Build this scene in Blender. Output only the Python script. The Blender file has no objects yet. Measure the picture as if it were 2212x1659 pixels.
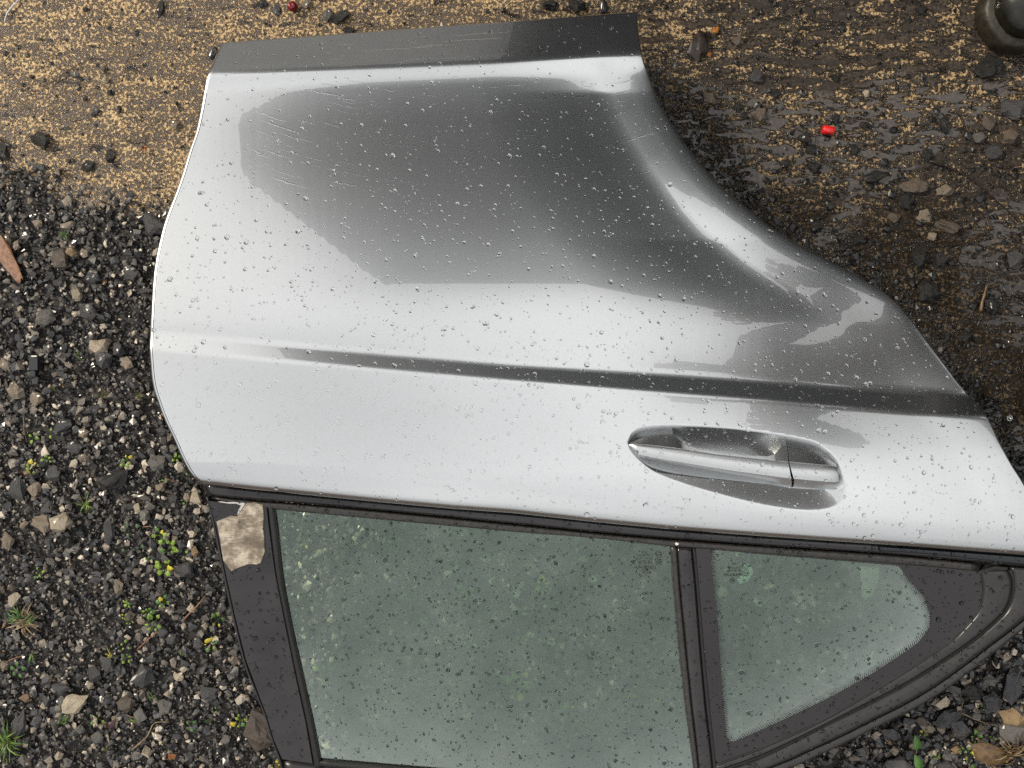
import bpy, bmesh, math, random
import numpy as np
from mathutils import Vector, Matrix, noise as mnoise
from mathutils.bvhtree import BVHTree

# ------------------------------------------------------------------ camera, sky, sun, exposure
scene = bpy.context.scene
C = scene.collection
HC = 1.06                      # camera height over the ground (m)
TANH = 0.665                   # tan of half the horizontal field of view
cam_d = bpy.data.cameras.new("camera")
cam_d.sensor_width = 36.0
cam_d.lens = 18.0 / TANH
cam_d.clip_start = 0.01
cam_d.clip_end = 200.0
cam = bpy.data.objects.new("camera", cam_d)
cam.location = (0, 0, HC)
C.objects.link(cam)
scene.camera = cam

SUN_DIR = Vector((-0.78, 0.42, 0.56)).normalized()
SUN_EL = math.asin(SUN_DIR.z)
CLOUDZ = 6.2
world = bpy.data.worlds.new("World")
scene.world = world
world.use_nodes = True
wt = world.node_tree
for n in list(wt.nodes):
    wt.nodes.remove(n)
wo = wt.nodes.new("ShaderNodeOutputWorld")
bg = wt.nodes.new("ShaderNodeBackground")
sky = wt.nodes.new("ShaderNodeTexSky")
sky.sky_type = 'NISHITA'
sky.sun_disc = False
sky.sun_elevation = SUN_EL
sky.sun_rotation = math.atan2(SUN_DIR.x, SUN_DIR.y)
sky.air_density = 1.0
sky.dust_density = 3.0
tc = wt.nodes.new("ShaderNodeTexCoord")
cn = wt.nodes.new("ShaderNodeTexNoise")
cn.inputs['Scale'].default_value = 1.3
cn.inputs['Detail'].default_value = 5
cn.inputs['Roughness'].default_value = 0.5
cr = wt.nodes.new("ShaderNodeValToRGB")
cr.color_ramp.elements[0].position = 0.34
cr.color_ramp.elements[0].color = (10.0, 10.0, 9.9, 1)
cr.color_ramp.elements[1].position = 0.68
cr.color_ramp.elements[1].color = (20.5, 20.2, 19.8, 1)
mx = wt.nodes.new("ShaderNodeMixRGB")
mx.inputs[0].default_value = 0.93
cmap = wt.nodes.new("ShaderNodeMapping")
cmap.inputs['Location'].default_value = (0.0, 0.0, CLOUDZ)
wt.links.new(tc.outputs['Generated'], cmap.inputs['Vector'])
wt.links.new(cmap.outputs[0], cn.inputs['Vector'])
wt.links.new(cn.outputs['Fac'], cr.inputs[0])
wt.links.new(sky.outputs[0], mx.inputs[1])
wt.links.new(cr.outputs[0], mx.inputs[2])
# overcast sky: three times brighter overhead than at the horizon
sz = wt.nodes.new("ShaderNodeSeparateXYZ")
wt.links.new(tc.outputs['Generated'], sz.inputs[0])
oc = wt.nodes.new("ShaderNodeMapRange")
oc.inputs['To Min'].default_value = 0.36
oc.inputs['To Max'].default_value = 1.0
wt.links.new(sz.outputs['Z'], oc.inputs['Value'])
ml = wt.nodes.new("ShaderNodeMixRGB")
ml.blend_type = 'MULTIPLY'
ml.inputs[0].default_value = 1.0
wt.links.new(mx.outputs[0], ml.inputs[1])
wt.links.new(oc.outputs[0], ml.inputs[2])
wt.links.new(ml.outputs[0], bg.inputs['Color'])
bg.inputs['Strength'].default_value = 0.099
wt.links.new(bg.outputs[0], wo.inputs[0])

sun_d = bpy.data.lights.new("sun", 'SUN')
sun_d.energy = 3.7
sun_d.angle = math.radians(5.0)
sun_d.color = (1.0, 0.90, 0.74)
sun = bpy.data.objects.new("sun", sun_d)
sun.rotation_euler = SUN_DIR.to_track_quat('Z', 'Y').to_euler()
sun.location = SUN_DIR * 5
C.objects.link(sun)

scene.view_settings.view_transform = 'Standard'
scene.view_settings.look = 'None'
scene.view_settings.gamma = 1
scene.view_settings.use_curve_mapping = False
scene.view_settings.exposure = 0.0
scene.render.engine = 'CYCLES'
scene.cycles.transparent_max_bounces = 16
scene.cycles.max_bounces = 10
scene.cycles.use_denoising = False
scene.cycles.sample_clamp_indirect = 6.0
scene.cycles.sample_clamp_direct = 12.0

R = random.Random(7)
NR = np.random.default_rng(11)
K1 = 2 * TANH / 2212.0


def W(px, py, h=0.0):
    """Point at height h that the photograph shows at (px, py), on a 2212 x 1659 grid."""
    k = K1 * (HC - h)
    return ((px - 1106.0) * k, (829.5 - py) * k, h)


# ------------------------------------------------------------------ materials
def mat(name):
    m = bpy.data.materials.new(name)
    m.use_nodes = True
    nt = m.node_tree
    for n in list(nt.nodes):
        nt.nodes.remove(n)
    out = nt.nodes.new("ShaderNodeOutputMaterial")
    b = nt.nodes.new("ShaderNodeBsdfPrincipled")
    nt.links.new(b.outputs[0], out.inputs[0])
    return m, nt, b, out


def N(nt, kind, **kw):
    n = nt.nodes.new(kind)
    for k, v in kw.items():
        if k in n.inputs:
            n.inputs[k].default_value = v
        else:
            setattr(n, k, v)
    return n


def L(nt, a, b):
    nt.links.new(a, b)


def ramp(nt, fac, stops, mode='LINEAR'):
    r = nt.nodes.new("ShaderNodeValToRGB")
    r.color_ramp.interpolation = mode
    e = r.color_ramp.elements
    while len(e) > 1:
        e.remove(e[-1])
    e[0].position = stops[0][0]
    e[0].color = (*stops[0][1], 1)
    for p, c in stops[1:]:
        q = e.new(p)
        q.color = (*c, 1)
    L(nt, fac, r.inputs[0])
    return r


def noise_tex(nt, vec, scale, detail=4, rough=0.55):
    n = N(nt, "ShaderNodeTexNoise")
    n.inputs['Scale'].default_value = scale
    n.inputs['Detail'].default_value = detail
    n.inputs['Roughness'].default_value = rough
    L(nt, vec, n.inputs['Vector'])
    return n


def objcoord(nt):
    return N(nt, "ShaderNodeNewGeometry").outputs['Position']


def mixc(nt, fac, a, b, mode='MIX'):
    m = nt.nodes.new("ShaderNodeMixRGB")
    m.blend_type = mode
    for i, v in ((0, fac), (1, a), (2, b)):
        if isinstance(v, (int, float)):
            m.inputs[i].default_value = v
        elif isinstance(v, tuple):
            m.inputs[i].default_value = (*v, 1)
        else:
            L(nt, v, m.inputs[i])
    return m.outputs[0]


def math_n(nt, op, a, b=None, clamp=False):
    m = nt.nodes.new("ShaderNodeMath")
    m.operation = op
    m.use_clamp = clamp
    for i, v in ((0, a), (1, b)):
        if v is None:
            continue
        if isinstance(v, (int, float)):
            m.inputs[i].default_value = v
        else:
            L(nt, v, m.inputs[i])
    return m.outputs[0]


def bump(nt, b, height, dist, strength=1.0):
    n = nt.nodes.new("ShaderNodeBump")
    n.inputs['Distance'].default_value = dist
    n.inputs['Strength'].default_value = strength
    L(nt, height, n.inputs['Height'])
    L(nt, n.outputs[0], b.inputs['Normal'])
    return n


def simple(name, col, rough=0.5, metal=0.0, ior=1.5, coat=0.0, nscale=0, namp=0.3, bdist=0.0, spec=None):
    m, nt, b, out = mat(name)
    b.inputs['Base Color'].default_value = (*col, 1)
    b.inputs['Roughness'].default_value = rough
    b.inputs['Metallic'].default_value = metal
    b.inputs['IOR'].default_value = ior
    b.inputs['Coat Weight'].default_value = coat
    b.inputs['Coat Roughness'].default_value = 0.05
    if nscale:
        P = objcoord(nt)
        n = noise_tex(nt, P, nscale, 5)
        lo = tuple(c * (1 - namp) for c in col)
        hi = tuple(min(1, c * (1 + namp)) for c in col)
        r = ramp(nt, n.outputs['Fac'], [(0.3, lo), (0.7, hi)])
        L(nt, r.outputs[0], b.inputs['Base Color'])
        if bdist:
            bump(nt, b, n.outputs['Fac'], bdist)
    return m


# silver metallic paint, wet clear coat
def make_paint(name="silver_paint", rough=0.24, crough=0.015, dirty=0.10):
    m, nt, b, out = mat(name)
    P = objcoord(nt)
    fl = N(nt, "ShaderNodeTexVoronoi")
    fl.inputs['Scale'].default_value = 1500
    L(nt, P, fl.inputs['Vector'])
    dirt = noise_tex(nt, P, 9, 6, 0.6)
    dirt2 = noise_tex(nt, P, 60, 5, 0.6)
    flake = ramp(nt, fl.outputs['Color'], [(0.0, (0.462, 0.476, 0.486)), (1.0, (0.545, 0.562, 0.574))])
    c = mixc(nt, ramp(nt, dirt.outputs['Fac'], [(0.50, (0, 0, 0)), (0.8, (dirty, dirty, dirty))]).outputs[0],
             flake.outputs[0], (0.36, 0.345, 0.31))
    c = mixc(nt, ramp(nt, dirt2.outputs['Fac'], [(0.55, (0, 0, 0)), (0.75, (0.07, 0.07, 0.07))]).outputs[0],
             c, (0.37, 0.36, 0.35))
    L(nt, c, b.inputs['Base Color'])
    b.inputs['Metallic'].default_value = 1.0
    b.inputs['Roughness'].default_value = rough
    b.inputs['Coat Weight'].default_value = 1.0
    b.inputs['Coat IOR'].default_value = 1.9
    b.inputs['Coat Roughness'].default_value = crough
    return m


M = {}
M['paint'] = make_paint()
M['paint2'] = make_paint("satin_silver_handle", 0.38, 0.16, 0.3)
M['trim'] = simple("gloss_black_trim", (0.018, 0.0165, 0.018), 0.10, nscale=25, namp=0.35)
M['satin'] = simple("satin_black_trim", (0.020, 0.019, 0.020), 0.34, nscale=60, namp=0.3)
M['navy'] = simple("dark_navy_trim", (0.006, 0.010, 0.014), 0.22)  # dark navy is the strip's own colour
M['rubber'] = simple("black_rubber", (0.008, 0.008, 0.008), 0.62, nscale=300, namp=0.4, bdist=0.0003)
M['felt'] = simple("weathered_rubber", (0.022, 0.020, 0.019), 0.34, nscale=180, namp=0.5, bdist=0.0003)
M['frit'] = simple("ceramic_print", (0.014, 0.012, 0.014), 0.05)
M['steel'] = simple("inner_steel", (0.05, 0.05, 0.052), 0.5)


def make_glass():
    m, nt, b, out = mat("tinted_glass")
    nt.nodes.remove(b)
    tr = N(nt, "ShaderNodeBsdfTransparent")
    P = objcoord(nt)
    n1 = noise_tex(nt, P, 14, 5, 0.6)
    tint = ramp(nt, n1.outputs['Fac'], [(0.38, (0.66, 0.80, 0.71)), (0.62, (0.88, 0.98, 0.90))])
    L(nt, tint.outputs[0], tr.inputs['Color'])
    gl = N(nt, "ShaderNodeBsdfGlossy")
    gl.inputs['Roughness'].default_value = 0.0
    gl.inputs['Color'].default_value = (0.90, 1.0, 0.955, 1)
    fr = N(nt, "ShaderNodeFresnel")
    fr.inputs['IOR'].default_value = 1.52
    f2 = math_n(nt, 'MULTIPLY', fr.outputs[0], 1.55, True)
    ms = N(nt, "ShaderNodeMixShader")
    L(nt, f2, ms.inputs[0])
    L(nt, tr.outputs[0], ms.inputs[1])
    L(nt, gl.outputs[0], ms.inputs[2])
    # thin film of dried dirt
    df = N(nt, "ShaderNodeBsdfDiffuse")
    df.inputs['Color'].default_value = (0.33, 0.35, 0.33, 1)
    n2 = noise_tex(nt, P, 30, 6, 0.65)
    r2 = ramp(nt, n2.outputs['Fac'], [(0.42, (0.004, 0.004, 0.004)), (0.78, (0.035, 0.035, 0.035))])
    m2 = N(nt, "ShaderNodeMixShader")
    L(nt, r2.outputs[0], m2.inputs[0])
    L(nt, ms.outputs[0], m2.inputs[1])
    L(nt, df.outputs[0], m2.inputs[2])
    L(nt, m2.outputs[0], out.inputs[0])
    return m


M['glass'] = make_glass()


def make_water(name="water", col=(1, 1, 1)):
    m, nt, b, out = mat(name)
    b.inputs['Base Color'].default_value = (*col, 1)
    b.inputs['Roughness'].default_value = 0.0
    b.inputs['IOR'].default_value = 1.33
    b.inputs['Transmission Weight'].default_value = 1.0
    return m


M['water'] = make_water()
M['water2'] = make_water("dimmed_water_on_glass", (0.50, 0.56, 0.54))  # darker tint stands in for the glass reflection lost under the drops


def stone_mat(name, lo, hi, rough=0.42, sc=60, coat=0.35):
    m, nt, b, out = mat(name)
    P = N(nt, "ShaderNodeTexCoord").outputs['Object']
    oi = N(nt, "ShaderNodeObjectInfo")
    off = mixc(nt, 1.0, P, oi.outputs['Location'], 'ADD')
    n1 = noise_tex(nt, off, sc, 6, 0.62)
    n2 = noise_tex(nt, off, sc * 5, 4, 0.6)
    f = math_n(nt, 'ADD', math_n(nt, 'MULTIPLY', n1.outputs['Fac'], 0.7), math_n(nt, 'MULTIPLY', n2.outputs['Fac'], 0.3))
    r = ramp(nt, f, [(0.36, lo), (0.62, hi)])
    hv = math_n(nt, 'ADD', math_n(nt, 'MULTIPLY', oi.outputs['Random'], 0.5), 0.75)
    c = mixc(nt, 1.0, r.outputs[0], hv, 'MULTIPLY')
    L(nt, c, b.inputs['Base Color'])
    b.inputs['Roughness'].default_value = rough
    b.inputs['Coat Weight'].default_value = coat
    b.inputs['Coat Roughness'].default_value = 0.18
    bump(nt, b, f, 0.0016)
    return m


SC = {  # colour classes of loose stones
    'slate': stone_mat("dark_slate", (0.028, 0.027, 0.029), (0.075, 0.073, 0.076)),
    'black': stone_mat("wet_black_stone", (0.002, 0.002, 0.002), (0.012, 0.011, 0.010), 0.42, 80, 0.3),
    'grey': stone_mat("grey_stone", (0.07, 0.066, 0.06), (0.19, 0.175, 0.16)),
    'brown': stone_mat("brown_stone", (0.045, 0.034, 0.026), (0.15, 0.115, 0.085)),
    'tan': stone_mat("tan_stone", (0.13, 0.10, 0.07), (0.36, 0.29, 0.215)),
    'cream': stone_mat("cream_limestone", (0.22, 0.18, 0.13), (0.60, 0.51, 0.38)),
    'orange': stone_mat("ochre_stone", (0.10, 0.058, 0.025), (0.38, 0.26, 0.13)),
}


def make_gravel_mat():
    m, nt, b, out = mat("mixed_gravel")
    g = N(nt, "ShaderNodeNewGeometry")
    P = g.outputs['Position']
    c1 = ramp(nt, g.outputs['Random Per Island'],
              [(0.0, (0.013, 0.013, 0.0145)), (0.20, (0.034, 0.034, 0.036)), (0.42, (0.056, 0.056, 0.059)),
               (0.58, (0.024, 0.021, 0.019)), (0.67, (0.070, 0.062, 0.055)), (0.76, (0.115, 0.100, 0.086)),
               (0.845, (0.21, 0.18, 0.15)), (0.915, (0.36, 0.31, 0.245)), (0.962, (0.58, 0.52, 0.43)),
               (0.994, (0.20, 0.12, 0.06))], 'CONSTANT')
    n1 = noise_tex(nt, P, 400, 5, 0.65)
    r = ramp(nt, n1.outputs['Fac'], [(0.32, (0.5, 0.48, 0.46)), (0.68, (1.25, 1.22, 1.18))])
    c = mixc(nt, 1.0, c1.outputs[0], r.outputs[0], 'MULTIPLY')
    L(nt, c, b.inputs['Base Color'])
    b.inputs['Roughness'].default_value = 0.45
    b.inputs['Coat Weight'].default_value = 0.3
    b.inputs['Coat Roughness'].default_value = 0.2
    bump(nt, b, n1.outputs['Fac'], 0.0008)
    return m


M['gravel'] = make_gravel_mat()


def make_soil():
    m, nt, b, out = mat("wet_soil")
    P = objcoord(nt)
    n1 = noise_tex(nt, P, 180, 8, 0.7)
    r = ramp(nt, n1.outputs['Fac'], [(0.35, (0.004, 0.0035, 0.003)), (0.6, (0.016, 0.013, 0.011)), (0.74, (0.06, 0.05, 0.04))])
    L(nt, r.outputs[0], b.inputs['Base Color'])
    b.inputs['Roughness'].default_value = 0.6
    bump(nt, b, n1.outputs['Fac'], 0.003)
    return m


M['soil'] = make_soil()


def make_concrete():
    m, nt, b, out = mat("wet_concrete")
    P = objcoord(nt)
    sep = N(nt, "ShaderNodeSeparateXYZ")
    L(nt, P, sep.inputs[0])
    # brushed grooves: stretched noise
    mp = N(nt, "ShaderNodeMapping")
    mp.inputs['Scale'].default_value = (0.45, 1.3, 1)
    L(nt, P, mp.inputs['Vector'])
    fine = noise_tex(nt, P, 215, 6, 0.66)
    crumb = noise_tex(nt, P, 330, 4, 0.7)
    mid = noise_tex(nt, mp.outputs[0], 42, 5, 0.6)
    big = noise_tex(nt, mp.outputs[0], 9, 4, 0.55)
    # height of the worn surface: pasty low areas, crumbly sandy highs
    h = math_n(nt, 'ADD', math_n(nt, 'MULTIPLY', fine.outputs['Fac'], 0.64),
               math_n(nt, 'ADD', math_n(nt, 'MULTIPLY', mid.outputs['Fac'], 0.20),
                      math_n(nt, 'MULTIPLY', big.outputs['Fac'], 0.16)))
    # the yard stands wetter towards the right
    wet = N(nt, "ShaderNodeMapRange")
    wet.inputs['From Min'].default_value = -0.05
    wet.inputs['From Max'].default_value = 0.30
    L(nt, sep.outputs['X'], wet.inputs['Value'])
    # muddy ground and door shade painted into the slab's lower right
    mud_shade_n = noise_tex(nt, P, 12, 5, 0.6)
    md = math_n(nt, 'ADD', math_n(nt, 'MULTIPLY', sep.outputs['Y'], -1.0), math_n(nt, 'MULTIPLY', mud_shade_n.outputs['Fac'], 0.34))
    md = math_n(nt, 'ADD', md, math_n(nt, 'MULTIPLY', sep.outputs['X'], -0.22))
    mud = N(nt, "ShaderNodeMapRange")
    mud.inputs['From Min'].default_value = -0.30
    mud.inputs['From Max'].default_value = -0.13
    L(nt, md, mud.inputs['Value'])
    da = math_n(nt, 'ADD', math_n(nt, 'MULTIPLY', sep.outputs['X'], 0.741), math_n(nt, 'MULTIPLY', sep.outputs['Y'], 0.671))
    da = math_n(nt, 'SUBTRACT', da, math_n(nt, 'MULTIPLY', mud_shade_n.outputs['Fac'], 0.14))
    arch = N(nt, "ShaderNodeMapRange")  # band of door shadow painted along the wheel arch
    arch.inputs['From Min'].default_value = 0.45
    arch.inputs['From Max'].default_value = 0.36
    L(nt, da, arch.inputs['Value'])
    mud_shade_f = math_n(nt, 'MULTIPLY', math_n(nt, 'MAXIMUM', mud.outputs[0], arch.outputs[0]), wet.outputs[0])
    # standing water in the hollows of the wet part
    pn = noise_tex(nt, mp.outputs[0], 75, 4, 0.55)
    pn.inputs['Distortion'].default_value = 0.6
    pw = math_n(nt, 'ADD', pn.outputs['Fac'], math_n(nt, 'MULTIPLY', math_n(nt, 'SUBTRACT', wet.outputs[0], 1.0), 0.16))
    film = ramp(nt, pw, [(0.505, (0, 0, 0)), (0.52, (1, 1, 1))])
    rim = ramp(nt, pw, [(0.455, (0, 0, 0)), (0.492, (1, 1, 1)), (0.516, (1, 1, 1)), (0.535, (0, 0, 0))])
    hw = math_n(nt, 'SUBTRACT', h, math_n(nt, 'MULTIPLY', wet.outputs[0], 0.006))
    mask = ramp(nt, hw, [(0.503, (0, 0, 0)), (0.520, (1, 1, 1))])
    sand = ramp(nt, crumb.outputs['Fac'], [(0.30, (0.13, 0.075, 0.032)), (0.44, (0.42, 0.27, 0.125)), (0.54, (0.74, 0.53, 0.28)), (0.66, (0.90, 0.74, 0.48))])
    paste = ramp(nt, mid.outputs['Fac'], [(0.3, (0.085, 0.064, 0.050)), (0.7, (0.140, 0.108, 0.084))])
    pastew = mixc(nt, wet.outputs[0], paste.outputs[0], (0.050, 0.041, 0.034))
    sandw = mixc(nt, math_n(nt, 'MULTIPLY', wet.outputs[0], 0.30), sand.outputs[0], (0.22, 0.14, 0.07))
    c = mixc(nt, mask.outputs[0], pastew, sandw)
    c = mixc(nt, math_n(nt, 'MULTIPLY', film.outputs[0], 0.92), c, (0.042, 0.036, 0.033))
    c = mixc(nt, math_n(nt, 'MULTIPLY', rim.outputs[0], 0.9), c, (0.012, 0.008, 0.005))
    mud_shade_c = ramp(nt, fine.outputs['Fac'], [(0.42, (0.006, 0.005, 0.004)), (0.56, (0.026, 0.019, 0.012)), (0.66, (0.12, 0.075, 0.035))])
    c = mixc(nt, math_n(nt, 'MULTIPLY', mud_shade_f, 0.88), c, mud_shade_c.outputs[0])
    # dark pits and specks
    v = N(nt, "ShaderNodeTexVoronoi")
    v.inputs['Scale'].default_value = 95
    L(nt, P, v.inputs['Vector'])
    vs = N(nt, "ShaderNodeSeparateXYZ")
    L(nt, v.outputs['Color'], vs.inputs[0])
    sp = math_n(nt, 'MULTIPLY', math_n(nt, 'LESS_THAN', v.outputs['Distance'], math_n(nt, 'MULTIPLY', vs.outputs['X'], 0.34)),
                math_n(nt, 'GREATER_THAN', vs.outputs['Y'], 0.62))
    c = mixc(nt, sp, c, (0.020, 0.018, 0.018))
    L(nt, c, b.inputs['Base Color'])
    rr = ramp(nt, hw, [(0.47, (0.20, 0.20, 0.20)), (0.50, (0.48, 0.48, 0.48))])
    L(nt, mixc(nt, film.outputs[0], rr.outputs[0], (0.06, 0.06, 0.06)), b.inputs['Roughness'])
    hb = ramp(nt, h, [(0.44, (0.30, 0.30, 0.30)), (0.484, (0.38, 0.38, 0.38)), (0.505, (0.72, 0.72, 0.72)), (0.62, (1, 1, 1))])
    hh = math_n(nt, 'ADD', hb.outputs[0], math_n(nt, 'MULTIPLY', math_n(nt, 'MULTIPLY', crumb.outputs['Fac'], mask.outputs[0]), 0.9))
    hh = math_n(nt, 'SUBTRACT', hh, math_n(nt, 'MULTIPLY', sp, 0.4))
    hh = mixc(nt, film.outputs[0], hh, (0.55, 0.55, 0.55))
    bump(nt, b, hh, 0.0030, 0.9)
    return m


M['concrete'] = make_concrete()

# ------------------------------------------------------------------ mesh helpers
SURF = []


def mesh(name, verts, faces, smooth=False):
    me = bpy.data.meshes.new(name)
    me.from_pydata([tuple(map(float, v)) for v in verts], [], [tuple(map(int, f)) for f in faces])
    me.update()
    if smooth:
        me.polygons.foreach_set('use_smooth', [True] * len(me.polygons))
    return me


def link(name, me, m=None, parent=None, **props):
    o = bpy.data.objects.new(name, me)
    C.objects.link(o)
    if m is not None and me is not None and not me.materials:
        me.materials.append(m)
    if parent is not None:
        o.parent = parent
        o.matrix_parent_inverse = Matrix.Identity(4)
        if parent.type == 'EMPTY' or True:
            o.location = -root_loc(parent) if me is not None and props.get('world', True) else (0, 0, 0)
    for k, v in props.items():
        if k != 'world':
            o[k] = v
    return o


def root_loc(p):
    v = Vector((0, 0, 0))
    while p is not None:
        v = v + p.location
        p = p.parent
    return v


def empty(name, loc, label, cat, group=None, rz=0):
    o = bpy.data.objects.new(name, None)
    o.empty_display_size = 0.02
    o.location = loc
    o.rotation_euler = (0, 0, rz)
    C.objects.link(o)
    o['label'] = label
    o['category'] = cat
    if group:
        o['group'] = group
    return o


def tag(o, label, cat, group=None, kind=None):
    o['label'] = label
    o['category'] = cat
    if group:
        o['group'] = group
    if kind:
        o['kind'] = kind
    return o


def resample(pts, n, smooth=True):
    P = np.array(pts, float)
    if smooth and len(P) > 2:
        out = []
        Q = np.vstack([2 * P[0] - P[1], P, 2 * P[-1] - P[-2]])
        for i in range(1, len(Q) - 2):
            for t in np.linspace(0, 1, 12, endpoint=False):
                p0, p1, p2, p3 = Q[i - 1], Q[i], Q[i + 1], Q[i + 2]
                out.append(0.5 * ((2 * p1) + (-p0 + p2) * t + (2 * p0 - 5 * p1 + 4 * p2 - p3) * t * t + (-p0 + 3 * p1 - 3 * p2 + p3) * t ** 3))
        out.append(P[-1])
        P = np.array(out)
    d = np.r_[0, np.cumsum(np.hypot(*np.diff(P, axis=0).T))]
    s = np.linspace(0, d[-1], n)
    return np.c_[np.interp(s, d, P[:, 0]), np.interp(s, d, P[:, 1])]


def strip(name, A, B, hf, m, parent, crown=0.003, thick=0.02, n=60, k=8, off=0.0, surf=False, smooth=True, **props):
    """A long member between two image curves, with a rounded top and side walls."""
    a = resample(A, n, smooth)
    b = resample(B, n, smooth)
    V, F = [], []
    cols = k + 3
    for i in range(n):
        for j in range(cols):
            if j == 0:
                p, dz = a[i], -thick
            elif j == cols - 1:
                p, dz = b[i], -thick
            else:
                q = (j - 1) / (k)
                p = a[i] * (1 - q) + b[i] * q
                dz = crown * (1 - abs(2 * q - 1) ** 3) - crown
            h = hf(p[0], p[1]) + off
            x, y, _ = W(p[0], p[1], h)
            V.append((x, y, h + dz))
    for i in range(n - 1):
        for j in range(cols - 1):
            s = i * cols + j
            F.append((s, s + cols, s + cols + 1, s + 1))
    F.append(tuple(range(cols)))
    F.append(tuple((n - 1) * cols + j for j in reversed(range(cols))))
    me = mesh(name, V, F, True)
    if surf:
        SURF.append((V, F[:-2]))
    for p in me.polygons[-2:]:
        p.use_smooth = False
    o = link(name, me, m, parent, **props)
    return o


def plate(name, pts, hf, m, parent, thick=0.004, off=0.0, bevel=1.2, surf=False, n=None, smooth=False, **props):
    P = resample(pts + [pts[0]], n, True)[:-1] if n else np.array(pts, float)
    nn = len(P)
    area = 0.5 * sum(P[i][0] * P[(i + 1) % nn][1] - P[(i + 1) % nn][0] * P[i][1] for i in range(nn))
    sg = 1 if area > 0 else -1
    ins = []
    for i in range(nn):
        d = P[(i + 1) % nn] - P[i - 1]
        d = d / (np.hypot(*d) + 1e-9)
        ins.append(P[i] + sg * bevel * np.array([-d[1], d[0]]))
    V = []
    for ring, dz in ((ins, 0.0), (P, -0.0008), (P, -thick)):
        for p in ring:
            h = hf(p[0], p[1]) + off
            x, y, _ = W(p[0], p[1], h)
            V.append((x, y, h + dz))
    F = []
    top = tuple(range(nn))
    bot = tuple(2 * nn + i for i in range(nn))
    if sg > 0:      # image y runs down, so a positive image area is clockwise in the world
        top = top[::-1]
    else:
        bot = bot[::-1]
    F.append(top)
    for r in range(2):
        for i in range(nn):
            j = (i + 1) % nn
            F.append((r * nn + i, r * nn + j, (r + 1) * nn + j, (r + 1) * nn + i))
    F.append(bot)
    me = mesh(name, V, F)
    bm = bmesh.new()
    bm.from_mesh(me)
    bmesh.ops.triangulate(bm, faces=[f for f in bm.faces if len(f.verts) > 4])
    bmesh.ops.recalc_face_normals(bm, faces=bm.faces)
    bm.to_mesh(me)
    bm.free()
    if surf:
        SURF.append(([tuple(v.co) for v in me.vertices], [tuple(p.vertices) for p in me.polygons]))
    return link(name, me, m, parent, **props)


# ------------------------------------------------------------------ the ground
def terrain(x, y):
    return 0.0010 * mnoise.noise(Vector((x * 30, y * 30, 0))) + 0.0012 * mnoise.noise(Vector((x * 7, y * 7, 3)))


def grid_sheet(name, x0, x1, y0, y1, step, zf):
    xs = np.arange(x0, x1 + 1e-6, step)
    ys = np.arange(y0, y1 + 1e-6, step)
    V = [(x, y, zf(x, y)) for y in ys for x in xs]
    nx = len(xs)
    F = [(j * nx + i, j * nx + i + 1, (j + 1) * nx + i + 1, (j + 1) * nx + i) for j in range(len(ys) - 1) for i in range(nx - 1)]
    return mesh(name, V, F, True)


# a wide yard of concrete and, over its lower half, a bed of wet soil that carries the gravel
yard = link("ground", mesh("ground", [(-60, -60, -0.03), (60, -60, -0.03), (60, 60, -0.03), (-60, 60, -0.03)], [(0, 1, 2, 3)]), simple('old_yard_concrete', (0.12, 0.10, 0.085), 0.6, nscale=4, namp=0.4))
yard['kind'] = 'structure'
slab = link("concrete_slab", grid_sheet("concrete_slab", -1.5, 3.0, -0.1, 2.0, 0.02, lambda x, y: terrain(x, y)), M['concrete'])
slab['kind'] = 'structure'


def edge_px(px):   # where the gravel meets the concrete, in image rows
    return np.interp(px, [-400, 0, 60, 160, 260, 330, 420, 700, 2212, 3000], [300, 330, 352, 400, 425, 440, 470, 900, 1000, 1000])


def gravel_z(x, y):
    px, py = x / (K1 * HC) + 1106, 829.5 - y / (K1 * HC)
    d = (py - edge_px(px)) / 80.0
    return -0.004 + 0.008 * min(1, max(-0.6, d)) + 0.0045 * mnoise.noise(Vector((x * 22, y * 22, 9))) + 0.0025 * mnoise.noise(Vector((x * 90, y * 90, 9)))


soil = link("soil_bed", grid_sheet("soil_bed", -1.4, 1.4, -1.1, 0.42, 0.008, gravel_z), M['soil'])
soil['kind'] = 'structure'


# ------------------------------------------------------------------ loose stones
def hull(seed, npts=13, flat=0.6, elong=1.0):
    r = random.Random(seed)
    bm = bmesh.new()
    for i in range(npts):
        z = 2 * (i + 0.5) / npts - 1
        a = i * 2.39996 + r.uniform(-.5, .5)
        q = math.sqrt(max(0, 1 - z * z))
        s = r.uniform(0.78, 1.12)
        bm.verts.new((q * math.cos(a) * s * elong, q * math.sin(a) * s, z * s * flat))
    bmesh.ops.convex_hull(bm, input=bm.verts)
    for v in [v for v in bm.verts if not v.link_faces]:
        bm.verts.remove(v)
    bmesh.ops.triangulate(bm, faces=bm.faces)
    V = np.array([v.co[:] for v in bm.verts])
    bm.verts.index_update()
    F = np.array([[v.index for v in f.verts] for f in bm.faces])
    bm.free()
    return V, F


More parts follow.
